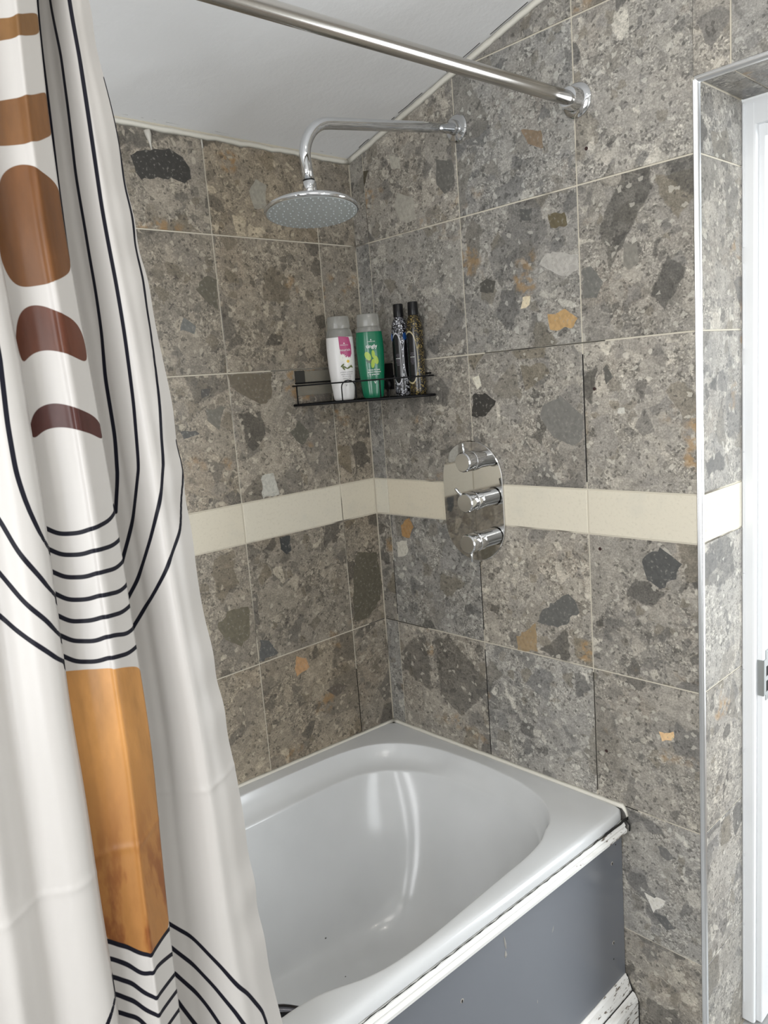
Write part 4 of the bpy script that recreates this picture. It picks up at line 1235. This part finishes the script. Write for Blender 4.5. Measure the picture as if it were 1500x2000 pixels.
# ------------------------------------------------------------------ shower curtain
CT = {"zs":[1.96,1.85,1.75,1.65,1.55,1.45,1.35,1.25,1.15,1.05,0.95,0.85,0.75,0.65,0.55,0.45,0.3,0.12],"T":{"a":[[[6280,-12499],[6455,-12391],[6630,-12285],[6480,-12126],[6330,-11958],[6448,-11836],[6580,-11701],[6495,-11546],[6400,-11363],[6510,-11249],[6620,-11135],[6635,-11028],[6615,-10965],[6540,-10882]],[[6360,-12559],[6535,-12450],[6710,-12343],[6560,-12182],[6410,-12012],[6528,-11888],[6660,-11750],[6575,-11593],[6480,-11409],[6590,-11293],[6700,-11177],[6715,-11068],[6695,-11004],[6620,-10921]],[[6440,-12616],[6615,-12505],[6790,-12396],[6640,-12234],[6490,-12062],[6608,-11936],[6740,-11797],[6655,-11638],[6560,-11452],[6670,-11334],[6780,-11217],[6795,-11107],[6775,-11042],[6700,-10958]],[[6520,-12672],[6695,-12559],[6870,-12449],[6720,-12285],[6570,-12112],[6688,-11985],[6820,-11844],[6735,-11683],[6640,-11495],[6750,-11376],[6860,-11257],[6875,-11146],[6855,-11080],[6780,-10996]],[[6600,-12697],[6775,-12584],[6950,-12472],[6800,-12305],[6650,-12128],[6768,-11999],[6900,-11856],[6815,-11692],[6720,-11500],[6830,-11379],[6940,-11258],[6955,-11145],[6935,-11079],[6860,-10992]],[[6696,-12731],[6871,-12616],[7046,-12503],[6896,-12334],[6746,-12155],[6864,-12024],[6996,-11879],[6911,-11714],[6816,-11520],[6926,-11397],[7036,-11274],[7051,-11160],[7031,-11092],[6956,-11005]],[[6808,-12784],[6983,-12667],[7158,-12553],[7008,-12381],[6858,-12200],[6976,-12068],[7108,-11921],[7023,-11754],[6928,-11559],[7038,-11435],[7148,-11310],[7163,-11195],[7143,-11127],[7068,-11039]],[[6920,-12847],[7095,-12730],[7270,-12614],[7120,-12440],[6970,-12257],[7088,-12124],[7220,-11976],[7135,-11810],[7040,-11614],[7150,-11489],[7260,-11364],[7275,-11247],[7255,-11179],[7180,-11092]],[[7032,-12902],[7207,-12784],[7382,-12667],[7232,-12496],[7082,-12317],[7200,-12183],[7332,-12035],[7247,-11869],[7152,-11674],[7262,-11548],[7372,-11422],[7387,-11306],[7367,-11238],[7292,-11151]],[[7144,-12959],[7319,-12840],[7494,-12722],[7344,-12548],[7194,-12365],[7312,-12229],[7444,-12078],[7359,-11909],[7264,-11710],[7374,-11583],[7484,-11455],[7499,-11337],[7479,-11268],[7404,-11179]],[[7270,-13011],[7445,-12892],[7620,-12774],[7470,-12599],[7320,-12418],[7438,-12282],[7570,-12130],[7485,-11962],[7390,-11765],[7500,-11637],[7610,-11509],[7625,-11390],[7605,-11320],[7530,-11230]],[[7410,-13083],[7585,-12963],[7760,-12844],[7610,-12669],[7460,-12484],[7578,-12348],[7710,-12195],[7625,-12024],[7530,-11820],[7640,-11691],[7750,-11562],[7765,-11441],[7745,-11369],[7670,-11277]],[[7550,-13146],[7725,-13025],[7900,-12906],[7750,-12731],[7600,-12546],[7718,-12408],[7850,-12255],[7765,-12084],[7670,-11883],[7780,-11753],[7890,-11624],[7905,-11504],[7885,-11434],[7810,-11344]],[[7690,-13209],[7865,-13088],[8040,-12969],[7890,-12793],[7740,-12607],[7858,-12469],[7990,-12316],[7905,-12144],[7810,-11942],[7920,-11812],[8030,-11682],[8045,-11561],[8025,-11491],[7950,-11401]],[[7830,-13272],[8005,-13151],[8180,-13031],[8030,-12854],[7880,-12668],[7998,-12530],[8130,-12376],[8045,-12203],[7950,-12001],[8060,-11870],[8170,-11740],[8185,-11619],[8165,-11549],[8090,-11458]],[[7934,-13331],[8109,-13208],[8284,-13087],[8134,-12910],[7984,-12722],[8103,-12583],[8234,-12427],[8149,-12254],[8054,-12050],[8164,-11918],[8274,-11786],[8289,-11665],[8269,-11594],[8194,-11503]],[[8036,-13412],[8211,-13287],[8386,-13163],[8236,-12983],[8086,-12793],[8205,-12650],[8336,-12492],[8252,-12316],[8156,-12109],[8266,-11974],[8376,-11840],[8391,-11716],[8371,-11644],[8296,-11552]],[[8120,-13504],[8295,-13375],[8470,-13248],[8320,-13064],[8170,-12869],[8288,-12723],[8420,-12560],[8335,-12380],[8240,-12168],[8350,-12030],[8460,-11891],[8475,-11764],[8455,-11690],[8380,-11596]]],"b":[[[6233,-11334],[6255,-11069],[6300,-10802],[6340,-10700],[6380,-10598],[6427,-10521],[6467,-10456],[6498,-10404],[6530,-10369],[6570,-10336],[6508,-10247],[6405,-10126],[6300,-10001]],[[6311,-11371],[6332,-11106],[6380,-10840],[6420,-10747],[6460,-10653],[6508,-10583],[6547,-10525],[6579,-10478],[6612,-10446],[6648,-10415],[6585,-10331],[6484,-10216],[6380,-10098]],[[6390,-11395],[6410,-11137],[6460,-10878],[6500,-10790],[6540,-10702],[6589,-10636],[6629,-10582],[6661,-10538],[6696,-10509],[6723,-10478],[6661,-10395],[6561,-10280],[6460,-10162]],[[6471,-11434],[6490,-11176],[6540,-10915],[6580,-10826],[6620,-10736],[6669,-10670],[6711,-10615],[6744,-10571],[6780,-10543],[6799,-10507],[6735,-10423],[6638,-10309],[6540,-10192]],[[6551,-11429],[6570,-11170],[6620,-10910],[6660,-10821],[6700,-10732],[6750,-10667],[6792,-10612],[6826,-10569],[6864,-10541],[6874,-10502],[6810,-10418],[6715,-10304],[6620,-10188]],[[6647,-11442],[6667,-11183],[6716,-10923],[6756,-10833],[6796,-10742],[6847,-10676],[6890,-10621],[6924,-10577],[6964,-10549],[6965,-10506],[6901,-10421],[6808,-10307],[6716,-10191]],[[6759,-11479],[6780,-11219],[6828,-10956],[6868,-10863],[6908,-10769],[6960,-10701],[7004,-10644],[7040,-10599],[7080,-10570],[7073,-10523],[7008,-10436],[6918,-10321],[6828,-10204]],[[6872,-11525],[6894,-11269],[6940,-11010],[6980,-10914],[7020,-10816],[7073,-10746],[7118,-10687],[7155,-10640],[7195,-10610],[7180,-10557],[7115,-10467],[7028,-10350],[6940,-10229]],[[6985,-11583],[7008,-11330],[7052,-11071],[7092,-10971],[7132,-10870],[7187,-10796],[7232,-10734],[7271,-10686],[7311,-10654],[7288,-10596],[7223,-10503],[7137,-10384],[7052,-10262]],[[7097,-11599],[7119,-11351],[7164,-11097],[7204,-11000],[7244,-10903],[7300,-10832],[7346,-10774],[7387,-10729],[7427,-10698],[7395,-10637],[7331,-10545],[7247,-10426],[7164,-10303]],[[7221,-11649],[7242,-11400],[7290,-11147],[7330,-11057],[7370,-10965],[7427,-10901],[7474,-10848],[7517,-10807],[7557,-10780],[7517,-10718],[7453,-10630],[7371,-10516],[7290,-10399]],[[7359,-11711],[7378,-11450],[7430,-11191],[7470,-11108],[7510,-11024],[7568,-10966],[7617,-10918],[7661,-10882],[7699,-10856],[7652,-10796],[7589,-10714],[7509,-10608],[7430,-10500]],[[7499,-11766],[7517,-11515],[7570,-11261],[7610,-11179],[7650,-11096],[7709,-11040],[7759,-10993],[7805,-10958],[7834,-10930],[7787,-10870],[7725,-10789],[7648,-10684],[7570,-10577]],[[7639,-11811],[7656,-11566],[7710,-11318],[7750,-11240],[7790,-11162],[7851,-11110],[7902,-11067],[7949,-11035],[7969,-11006],[7923,-10947],[7862,-10869],[7786,-10768],[7710,-10665]],[[7779,-11844],[7796,-11610],[7850,-11375],[7890,-11302],[7930,-11228],[7992,-11180],[8044,-11141],[8093,-11112],[8105,-11081],[8058,-11025],[7998,-10949],[7924,-10852],[7850,-10753]],[[7883,-11868],[7900,-11644],[7954,-11420],[7994,-11351],[8034,-11281],[8098,-11237],[8151,-11200],[8201,-11175],[8204,-11141],[8158,-11087],[8099,-11014],[8027,-10921],[7954,-10825]],[[7985,-11889],[8002,-11678],[8056,-11469],[8096,-11404],[8136,-11339],[8202,-11300],[8258,-11268],[8309,-11246],[8300,-11210],[8253,-11157],[8197,-11088],[8127,-11000],[8056,-10909]],[[8068,-11903],[8086,-11708],[8140,-11513],[8180,-11454],[8220,-11395],[8287,-11361],[8344,-11333],[8396,-11314],[8378,-11277],[8333,-11227],[8277,-11162],[8209,-11078],[8140,-10992]]],"c":[[[5808,-10238],[5756,-10010],[5780,-9794],[5845,-9769],[5910,-9744],[6035,-9736],[6170,-9731],[6258,-9722],[6308,-9695],[6269,-9626],[6230,-9554],[6161,-9476],[6100,-9406]],[[5888,-10435],[5836,-10159],[5860,-9891],[5925,-9854],[5990,-9817],[6115,-9794],[6250,-9772],[6338,-9750],[6388,-9711],[6349,-9628],[6310,-9543],[6241,-9454],[6180,-9374]],[[5962,-10546],[5912,-10238],[5940,-9941],[6005,-9893],[6070,-9846],[6195,-9811],[6330,-9777],[6418,-9745],[6468,-9694],[6429,-9597],[6390,-9497],[6321,-9396],[6260,-9305]],[[6034,-10580],[5991,-10268],[6020,-9970],[6085,-9916],[6150,-9863],[6275,-9821],[6410,-9777],[6498,-9737],[6548,-9678],[6509,-9575],[6470,-9470],[6401,-9364],[6340,-9270]],[[6109,-10571],[6073,-10261],[6100,-9962],[6165,-9904],[6230,-9846],[6355,-9798],[6490,-9747],[6578,-9702],[6628,-9638],[6589,-9529],[6550,-9417],[6481,-9306],[6420,-9207]],[[6202,-10575],[6169,-10266],[6196,-9967],[6261,-9906],[6326,-9845],[6451,-9794],[6586,-9740],[6674,-9692],[6724,-9625],[6685,-9513],[6646,-9399],[6577,-9286],[6516,-9185]],[[6314,-10580],[6281,-10276],[6308,-9981],[6373,-9920],[6438,-9860],[6563,-9809],[6698,-9756],[6786,-9709],[6836,-9643],[6797,-9531],[6758,-9416],[6689,-9302],[6628,-9201]],[[6428,-10618],[6393,-10302],[6420,-10001],[6485,-9942],[6550,-9884],[6675,-9836],[6810,-9785],[6898,-9739],[6948,-9675],[6909,-9565],[6870,-9453],[6801,-9341],[6740,-9242]],[[6536,-10646],[6506,-10336],[6532,-10038],[6597,-9975],[6662,-9912],[6787,-9857],[6922,-9800],[7010,-9750],[7060,-9681],[7021,-9567],[6982,-9450],[6913,-9335],[6852,-9233]],[[6643,-10689],[6620,-10376],[6644,-10074],[6709,-10005],[6774,-9936],[6899,-9875],[7034,-9810],[7122,-9753],[7172,-9678],[7133,-9558],[7094,-9435],[7025,-9316],[6964,-9210]],[[6763,-10782],[6748,-10467],[6770,-10160],[6835,-10082],[6900,-10005],[7025,-9935],[7160,-9860],[7248,-9796],[7298,-9712],[7259,-9582],[7220,-9450],[7151,-9323],[7090,-9211]],[[6899,-10878],[6889,-10568],[6910,-10263],[6975,-10179],[7040,-10096],[7165,-10018],[7300,-9935],[7388,-9863],[7438,-9773],[7399,-9635],[7360,-9495],[7291,-9360],[7230,-9241]],[[7035,-10972],[7030,-10656],[7050,-10348],[7115,-10255],[7180,-10163],[7305,-10074],[7440,-9979],[7528,-9898],[7578,-9799],[7539,-9657],[7500,-9513],[7431,-9377],[7370,-9258]],[[7170,-11042],[7172,-10736],[7190,-10430],[7255,-10328],[7320,-10225],[7445,-10125],[7580,-10017],[7668,-9926],[7718,-9816],[7679,-9661],[7640,-9504],[7571,-9357],[7510,-9228]],[[7306,-11127],[7313,-10823],[7330,-10518],[7395,-10408],[7460,-10297],[7585,-10187],[7720,-10068],[7808,-9968],[7858,-9850],[7819,-9686],[7780,-9521],[7711,-9367],[7650,-9230]],[[7407,-11196],[7418,-10895],[7434,-10590],[7499,-10471],[7564,-10352],[7689,-10232],[7824,-10101],[7912,-9993],[7962,-9866],[7923,-9693],[7884,-9519],[7815,-9357],[7754,-9215]],[[7507,-11277],[7522,-10978],[7536,-10674],[7601,-10542],[7666,-10410],[7791,-10273],[7926,-10125],[8015,-10004],[8065,-9863],[8025,-9676],[7986,-9488],[7917,-9315],[7856,-9163]],[[7593,-11358],[7606,-11059],[7620,-10757],[7685,-10609],[7750,-10461],[7874,-10304],[8010,-10135],[8098,-9997],[8148,-9840],[8109,-9636],[8070,-9430],[8000,-9244],[7940,-9080]]]},"us":{"a":[0,0.09,0.18,0.27,0.36,0.45,0.55,0.63,0.72,0.8,0.88,0.94,0.97,1],"b":[0,0.15,0.3,0.42,0.52,0.6,0.66,0.72,0.8,0.9,1],"c":[0,0.1,0.2,0.32,0.45,0.55,0.65,0.75,0.85,0.93,1]},"lines":{"a":[[[0.909,1.501],[0.893,1.44],[0.896,1.391],[0.923,1.358],[0.969,1.326],[1.006,1.305]],[[0.5,1.552],[0.584,1.458],[0.677,1.392],[0.787,1.346],[0.851,1.313],[0.938,1.286],[0.998,1.262],[1.017,1.254]],[[0.393,1.46],[0.499,1.383],[0.631,1.33],[0.755,1.293],[0.844,1.264],[0.946,1.241],[0.994,1.221],[1.017,1.214]],[[0.317,1.368],[0.452,1.316],[0.598,1.28],[0.726,1.252],[0.797,1.235],[0.911,1.215],[1.002,1.193],[1.029,1.187]],[[0.898,0.809],[0.943,0.825],[0.996,0.84],[1.052,0.863]],[[0.761,1.881],[0.831,1.719],[0.876,1.619],[0.909,1.561],[0.909,1.501]]],"b":[[[-0.024,1.328],[0.158,1.319],[0.461,1.318],[0.675,1.323],[0.922,1.324],[1.006,1.331],[1.047,1.339]],[[-0.044,1.307],[0.159,1.297],[0.451,1.295],[0.668,1.3],[0.896,1.296],[1.015,1.301]],[[-0.033,1.283],[0.17,1.273],[0.462,1.271],[0.677,1.276],[0.907,1.271],[1.021,1.277]],[[-0.035,1.26],[0.166,1.249],[0.459,1.247],[0.676,1.252],[0.904,1.245],[1.018,1.25]],[[-0.041,1.237],[0.16,1.226],[0.454,1.224],[0.671,1.229],[0.898,1.222],[1.013,1.226]],[[-0.042,1.216],[0.166,1.205],[0.464,1.202],[0.686,1.208],[0.915,1.197],[1.036,1.201]],[[-0.039,1.194],[0.165,1.183],[0.454,1.18],[0.668,1.185],[0.893,1.176],[1.011,1.179]],[[-0.029,0.883],[0.231,0.872],[0.533,0.86],[0.82,0.86],[1.008,0.858]],[[-0.06,0.865],[0.19,0.855],[0.339,0.846],[0.506,0.838],[0.702,0.843],[1.008,0.829]],[[-0.055,0.845],[0.276,0.831],[0.501,0.817],[1.001,0.806]],[[-0.039,0.826],[0.244,0.813],[0.5,0.798],[1.002,0.787]],[[-0.009,0.805],[0.338,0.791],[0.508,0.776],[1.031,0.765]],[[-0.014,0.785],[0.363,0.77],[0.501,0.755],[1.046,0.744]]],"c":[[[0.065,1.934],[0.0,1.902],[0.008,1.804],[0.0,1.756],[-0.015,1.697],[-0.024,1.638],[-0.048,1.586]],[[0.27,1.95],[0.257,1.896],[0.332,1.836],[0.312,1.78],[0.273,1.709],[0.281,1.652],[0.266,1.584],[0.238,1.532],[0.179,1.481],[0.171,1.412],[0.113,1.366],[0.006,1.324]],[[0.644,1.927],[0.634,1.884],[0.654,1.829],[0.61,1.754],[0.576,1.669],[0.566,1.59],[0.544,1.529],[0.495,1.448],[0.421,1.376],[0.219,1.313],[-0.025,1.264]],[[1.024,1.817],[1.013,1.771],[0.983,1.706],[0.969,1.645],[0.93,1.583],[0.912,1.529],[0.837,1.445],[0.772,1.383],[0.669,1.342],[0.427,1.292],[0.165,1.244],[-0.042,1.218]],[[1.038,1.4],[0.978,1.347],[0.857,1.296],[0.582,1.255],[0.299,1.22],[-0.027,1.183]],[[-0.022,0.829],[0.254,0.805],[0.492,0.774],[0.702,0.735],[0.845,0.691],[0.85,0.668]],[[-0.019,0.8],[0.177,0.777],[0.394,0.748],[0.558,0.718],[0.674,0.686]],[[-0.008,0.768],[0.178,0.742],[0.298,0.722],[0.423,0.693]],[[-0.012,0.735],[0.141,0.702],[0.196,0.69]]]},"brown":[[0,[[-0.075,1.835],[0.483,1.84],[0.691,1.84],[0.798,1.847],[0.945,1.859],[1.042,1.865],[1.016,1.841],[0.931,1.835],[0.733,1.821],[0.446,1.818],[-0.125,1.811]]],[1,[[-0.101,1.757],[0.341,1.76],[0.564,1.762],[0.757,1.764],[0.836,1.77],[0.998,1.782],[1.05,1.784],[1.02,1.737],[0.989,1.736],[0.758,1.718],[0.464,1.716],[0.245,1.716],[-0.116,1.715]]],[2,[[-0.01,1.607],[0.05,1.643],[0.135,1.673],[0.182,1.685],[0.27,1.692],[0.38,1.696],[0.588,1.698],[0.685,1.695],[0.775,1.69],[0.872,1.691],[0.944,1.689],[1.015,1.683],[1.001,1.66],[1.0,1.595],[0.815,1.584],[0.692,1.578],[0.56,1.577],[0.238,1.575],[0.132,1.577],[0.077,1.582],[0.012,1.594]]],[3,[[-0.005,1.525],[0.012,1.532],[0.064,1.543],[0.122,1.551],[0.226,1.556],[0.327,1.558],[0.53,1.555],[0.615,1.551],[0.719,1.547],[0.861,1.544],[0.946,1.538],[0.994,1.529],[0.998,1.507],[0.99,1.493],[0.927,1.498],[0.852,1.5],[0.758,1.504],[0.682,1.506],[0.513,1.51],[0.382,1.511],[0.254,1.51],[0.165,1.507],[0.086,1.503],[0.032,1.495],[-0.001,1.509]]],[4,[[-0.044,1.426],[-0.001,1.438],[0.038,1.445],[0.112,1.451],[0.196,1.454],[0.304,1.456],[0.438,1.456],[0.56,1.453],[0.652,1.451],[0.756,1.447],[0.859,1.443],[0.926,1.44],[0.989,1.434],[1.034,1.427],[1.014,1.408],[0.967,1.414],[0.9,1.418],[0.811,1.422],[0.705,1.425],[0.6,1.428],[0.506,1.43],[0.299,1.431],[0.134,1.428],[0.005,1.418]]],[5,[[-0.02,1.176],[0.147,1.175],[0.321,1.173],[0.684,1.172],[1.02,1.156],[1.006,0.857],[0.82,0.86],[0.533,0.86],[0.231,0.872],[-0.029,0.883]]]]}


def cubic_rows(z_tab, val, z_new):
    """C1 interpolation (Catmull-Rom on a non-uniform table) down the rows; val: rows x cols"""
    z_tab = np.array(z_tab); val = np.array(val, float)
    m = np.gradient(val, z_tab, axis=0)
    idx = np.clip(np.searchsorted(-z_tab, -z_new) - 1, 0, len(z_tab) - 2)
    h = z_tab[idx + 1] - z_tab[idx]
    t = (z_new - z_tab[idx]) / h
    t = t[:, None]; h = h[:, None]
    a, b_ = val[idx], val[idx + 1]
    ma, mb_ = m[idx] * h, m[idx + 1] * h
    return (2 * t ** 3 - 3 * t ** 2 + 1) * a + (t ** 3 - 2 * t ** 2 + t) * ma + (-2 * t ** 3 + 3 * t ** 2) * b_ + (t ** 3 - t ** 2) * mb_


def col_param(p):
    u = list(CT['us'][p])
    return u if p == 'a' else [-0.7, -0.35] + u


NR = 900
zrow = np.linspace(1.955, 0.13, NR)
cols = []          # (panel, u, X[NR], Y[NR])
tabs = {}
for p in 'abc':
    T = np.array(CT['T'][p], float) / 1e4
    tabs[p] = (cubic_rows(CT['zs'], T[:, :, 0], zrow), cubic_rows(CT['zs'], T[:, :, 1], zrow))
dens = {'a': 84, 'b': 84, 'c': 84}
X, Y, PU, PP = [], [], [], []
for p in 'abc':
    u = np.array(col_param(p))
    un = np.linspace(u[0], u[-1], dens[p])
    # smooth across the cloth as well
    xx = cubic_rows(-u, tabs[p][0].T, -un).T
    yy = cubic_rows(-u, tabs[p][1].T, -un).T
    X.append(xx); Y.append(yy); PU.append(un); PP += [p] * len(un)
    if p != 'c':
        # hidden turn of the fold: the cloth runs back behind itself to the next panel
        nx = tabs['b' if p == 'a' else 'c']
        x0_, y0_ = xx[:, -1], yy[:, -1]
        x1_, y1_ = nx[0][:, 0], nx[1][:, 0]
        k = np.array([0.25, 0.5, 0.75])[None]
        X.append(x0_[:, None] * (1 - k) + x1_[:, None] * k); Y.append(y0_[:, None] * (1 - k) + y1_[:, None] * k + 0.006 * np.sin(PI * k))
        PU.append(np.zeros(3)); PP += ['-'] * 3
X = np.concatenate(X, 1); Y = np.concatenate(Y, 1); PU = np.concatenate(PU); PP = np.array(PP)
NC = X.shape[1]
Z = np.repeat(zrow[:, None], NC, 1)
# packing creases and soft rumples in the cloth
rs = np.random.RandomState(3)
for zc_, am in ((0.985, 0.0009), (0.60, 0.0007), (1.37, 0.0004)):
    X += am * np.exp(-((Z - zc_ - 0.10 * (Y + 1.0)) / 0.004) ** 2)
for _ in range(46):
    cy, cz = rs.uniform(-1.35, -0.86), rs.uniform(0.2, 1.9)
    w = rs.uniform(-0.5, 0.5); L_, W_ = rs.uniform(0.03, 0.09), rs.uniform(0.008, 0.02)
    dy, dz = Y - cy, Z - cz
    X += rs.uniform(-1, 1) * 0.0022 * np.exp(-((dy * math.cos(w) + dz * math.sin(w)) / W_) ** 2 - ((-dy * math.sin(w) + dz * math.cos(w)) / L_) ** 2)
edge_w = np.clip((np.arange(NC) - (NC - 16)) / 16.0, 0, 1)[None]
X += edge_w * 0.004 * np.sin(Z * 61 + 1.3 * np.sin(Z * 23)) * 0.6
V = np.stack([X, Y, Z + D], 2).reshape(-1, 3)


def surf_points(p, pts):
    """points of a printed outline, given on the cloth as (across, height), in space"""
    u = np.array(col_param(p)); sel = np.where(PP == p)[0]
    out = []
    for (ua, za), (ub, zb_) in zip(pts[:-1], pts[1:]):
        n_ = max(2, int((abs(za - zb_) + abs(ua - ub) * 0.1) / 0.004))
        for k in range(n_):
            t = k / n_
            out.append((ua + (ub - ua) * t, za + (zb_ - za) * t))
    out.append(tuple(pts[-1]))
    # round off the corners left by the digitised points
    q = np.array(out)
    for _ in range(10):
        if len(q) > 4: q[1:-1] = 0.25 * q[:-2] + 0.5 * q[1:-1] + 0.25 * q[2:]
    ui = np.interp(q[:, 0], PU[sel], sel.astype(float))
    ri = np.clip((zrow[0] - q[:, 1]) / (zrow[0] - zrow[-1]) * (NR - 1), 0, NR - 1.001)
    c0_ = np.floor(ui).astype(int); c0_ = np.minimum(c0_, NC - 2); r0_ = np.floor(ri).astype(int)
    fu, fr_ = ui - c0_, ri - r0_
    G3 = np.stack([X, Y, Z + D], 2)
    P = ((1 - fu) * (1 - fr_))[:, None] * G3[r0_, c0_] + (fu * (1 - fr_))[:, None] * G3[r0_, c0_ + 1] + ((1 - fu) * fr_)[:, None] * G3[r0_ + 1, c0_] + (fu * fr_)[:, None] * G3[r0_ + 1, c0_ + 1]
    return P, q


def seg_dist(pts, P):
    best = np.full(len(pts), 1e3)
    for a, b_ in zip(P[:-1], P[1:]):
        e = b_ - a
        l2 = max(float(e @ e), 1e-12)
        t = np.clip(((pts - a) @ e) / l2, 0, 1)
        d = pts - a - t[:, None] * e
        best = np.minimum(best, np.einsum('ij,ij->i', d, d))
    return np.sqrt(best)


ink = np.full((NR, NC), 0.05)
brn = np.full((NR, NC), 0.05)
tone = np.zeros((NR, NC))
G3 = np.stack([X, Y, Z + D], 2)
for p in 'abc':
    sel = np.where(PP == p)[0]
    for ln in CT['lines'][p]:
        P, q = surf_points(p, ln)
        zlo, zhi = P[:, 2].min() - 0.03, P[:, 2].max() + 0.03
        rr = np.where((Z[:, 0] + D > zlo) & (Z[:, 0] + D < zhi))[0]
        if not len(rr): continue
        blk = np.ix_(rr, sel)
        d = seg_dist(G3[blk].reshape(-1, 3), P).reshape(len(rr), len(sel))
        ink[blk] = np.minimum(ink[blk], d - 0.0024)
selb = np.where(PP == 'b')[0]
for ci, poly in CT['brown']:
    P, q = surf_points('b', poly + [poly[0]])
    zlo, zhi = P[:, 2].min() - 0.03, P[:, 2].max() + 0.03
    rr = np.where((Z[:, 0] + D > zlo) & (Z[:, 0] + D < zhi))[0]
    blk = np.ix_(rr, selb)
    d = seg_dist(G3[blk].reshape(-1, 3), P).reshape(len(rr), len(selb))
    uu, zz_ = np.meshgrid(PU[selb], zrow[rr])
    ins = np.zeros(uu.shape, bool)
    for (ua, za), (ub, zb_) in zip(q[:-1], q[1:]):
        if za == zb_: continue
        c_ = ((za > zz_) != (zb_ > zz_)) & (uu < (ub - ua) * (zz_ - za) / (zb_ - za) + ua)
        ins ^= c_
    sd = np.where(ins, -d, d)
    upd = sd < brn[blk]
    t_ = brn[blk]; t_[upd] = sd[upd]; brn[blk] = t_
    t_ = tone[blk]; t_[sd < 0.012] = ci / 5.0; tone[blk] = t_

idx = np.arange(NR * NC).reshape(NR, NC)
F = np.stack([idx[:-1, :-1], idx[1:, :-1], idx[1:, 1:], idx[:-1, 1:]], 2).reshape(-1, 4)
me = bpy.data.meshes.new('curtain_cloth')
me.vertices.add(NR * NC)
me.vertices.foreach_set('co', V.astype(np.float32).ravel())
me.loops.add(F.size)
me.loops.foreach_set('vertex_index', F.astype(np.int32).ravel())
me.polygons.add(len(F))
me.polygons.foreach_set('loop_start', np.arange(0, F.size, 4, dtype=np.int32))
me.polygons.foreach_set('loop_total', np.full(len(F), 4, np.int32))
me.update(calc_edges=True)
me.validate()
for nm, arr in (('ink', ink), ('brown', brn), ('tone', tone)):
    at = me.attributes.new(nm, 'FLOAT', 'POINT')
    at.data.foreach_set('value', arr.astype(np.float32).ravel())

g = G('printed_satin_curtain')
at = lambda nm: g.n('ShaderNodeAttribute', attribute_name=nm).outputs['Fac']
p = g.obj()
s3 = g.n('ShaderNodeSeparateXYZ', {'Vector': p}).outputs
st = g.n('ShaderNodeMapping', {'Vector': p, 'Scale': (1, 1, 0.35)}).outputs[0]
wash = g.noise(st, 34, 4, 0.6).outputs['Fac']
tcol = g.ramp(at('tone'), [(0.0, (0.25, 0.125, 0.042)), (0.2, (0.235, 0.105, 0.036)), (0.4, (0.19, 0.077, 0.024)), (0.6, (0.13, 0.040, 0.019)), (0.8, (0.075, 0.021, 0.016)), (1.0, (0.60, 0.29, 0.085))])
tcol = g.mix(1.0, tcol, g.math('ADD', 0.38, g.math('MULTIPLY', wash, 0.75)), 'MULTIPLY')
# the ochre bar runs darker towards its foot, as printed
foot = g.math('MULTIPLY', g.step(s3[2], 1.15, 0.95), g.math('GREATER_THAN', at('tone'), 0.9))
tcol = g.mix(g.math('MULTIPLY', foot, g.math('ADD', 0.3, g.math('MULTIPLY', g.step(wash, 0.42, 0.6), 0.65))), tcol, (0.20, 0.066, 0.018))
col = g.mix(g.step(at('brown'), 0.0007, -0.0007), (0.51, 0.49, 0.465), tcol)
col = g.mix(g.step(at('ink'), 0.0006, -0.0006), col, (0.012, 0.012, 0.018))
bs = g.b
g.set(Base_Color=col, Roughness=0.36)
inkm = g.step(at('ink'), 0.0006, -0.0006)
g.put(bs.inputs['Specular IOR Level'], g.math('SUBTRACT', 0.32, g.math('MULTIPLY', inkm, 0.25)))
g.bump(g.noise(p, 500, 1).outputs['Fac'], 0.04, 0.0005)
tr = g.n('ShaderNodeBsdfTranslucent', {'Color': col})
mx = g.n('ShaderNodeMixShader', {'Fac': 0.14})
g.t.links.new(bs.outputs[0], mx.inputs[1]); g.t.links.new(tr.outputs[0], mx.inputs[2])
g.t.links.new(mx.outputs[0], g.t.nodes['Material Output'].inputs['Surface'])
curtain = link('shower_curtain', me, g.m, None, True)
tag(curtain, 'white satin shower curtain printed with black arcs and brown shapes', 'shower curtain')
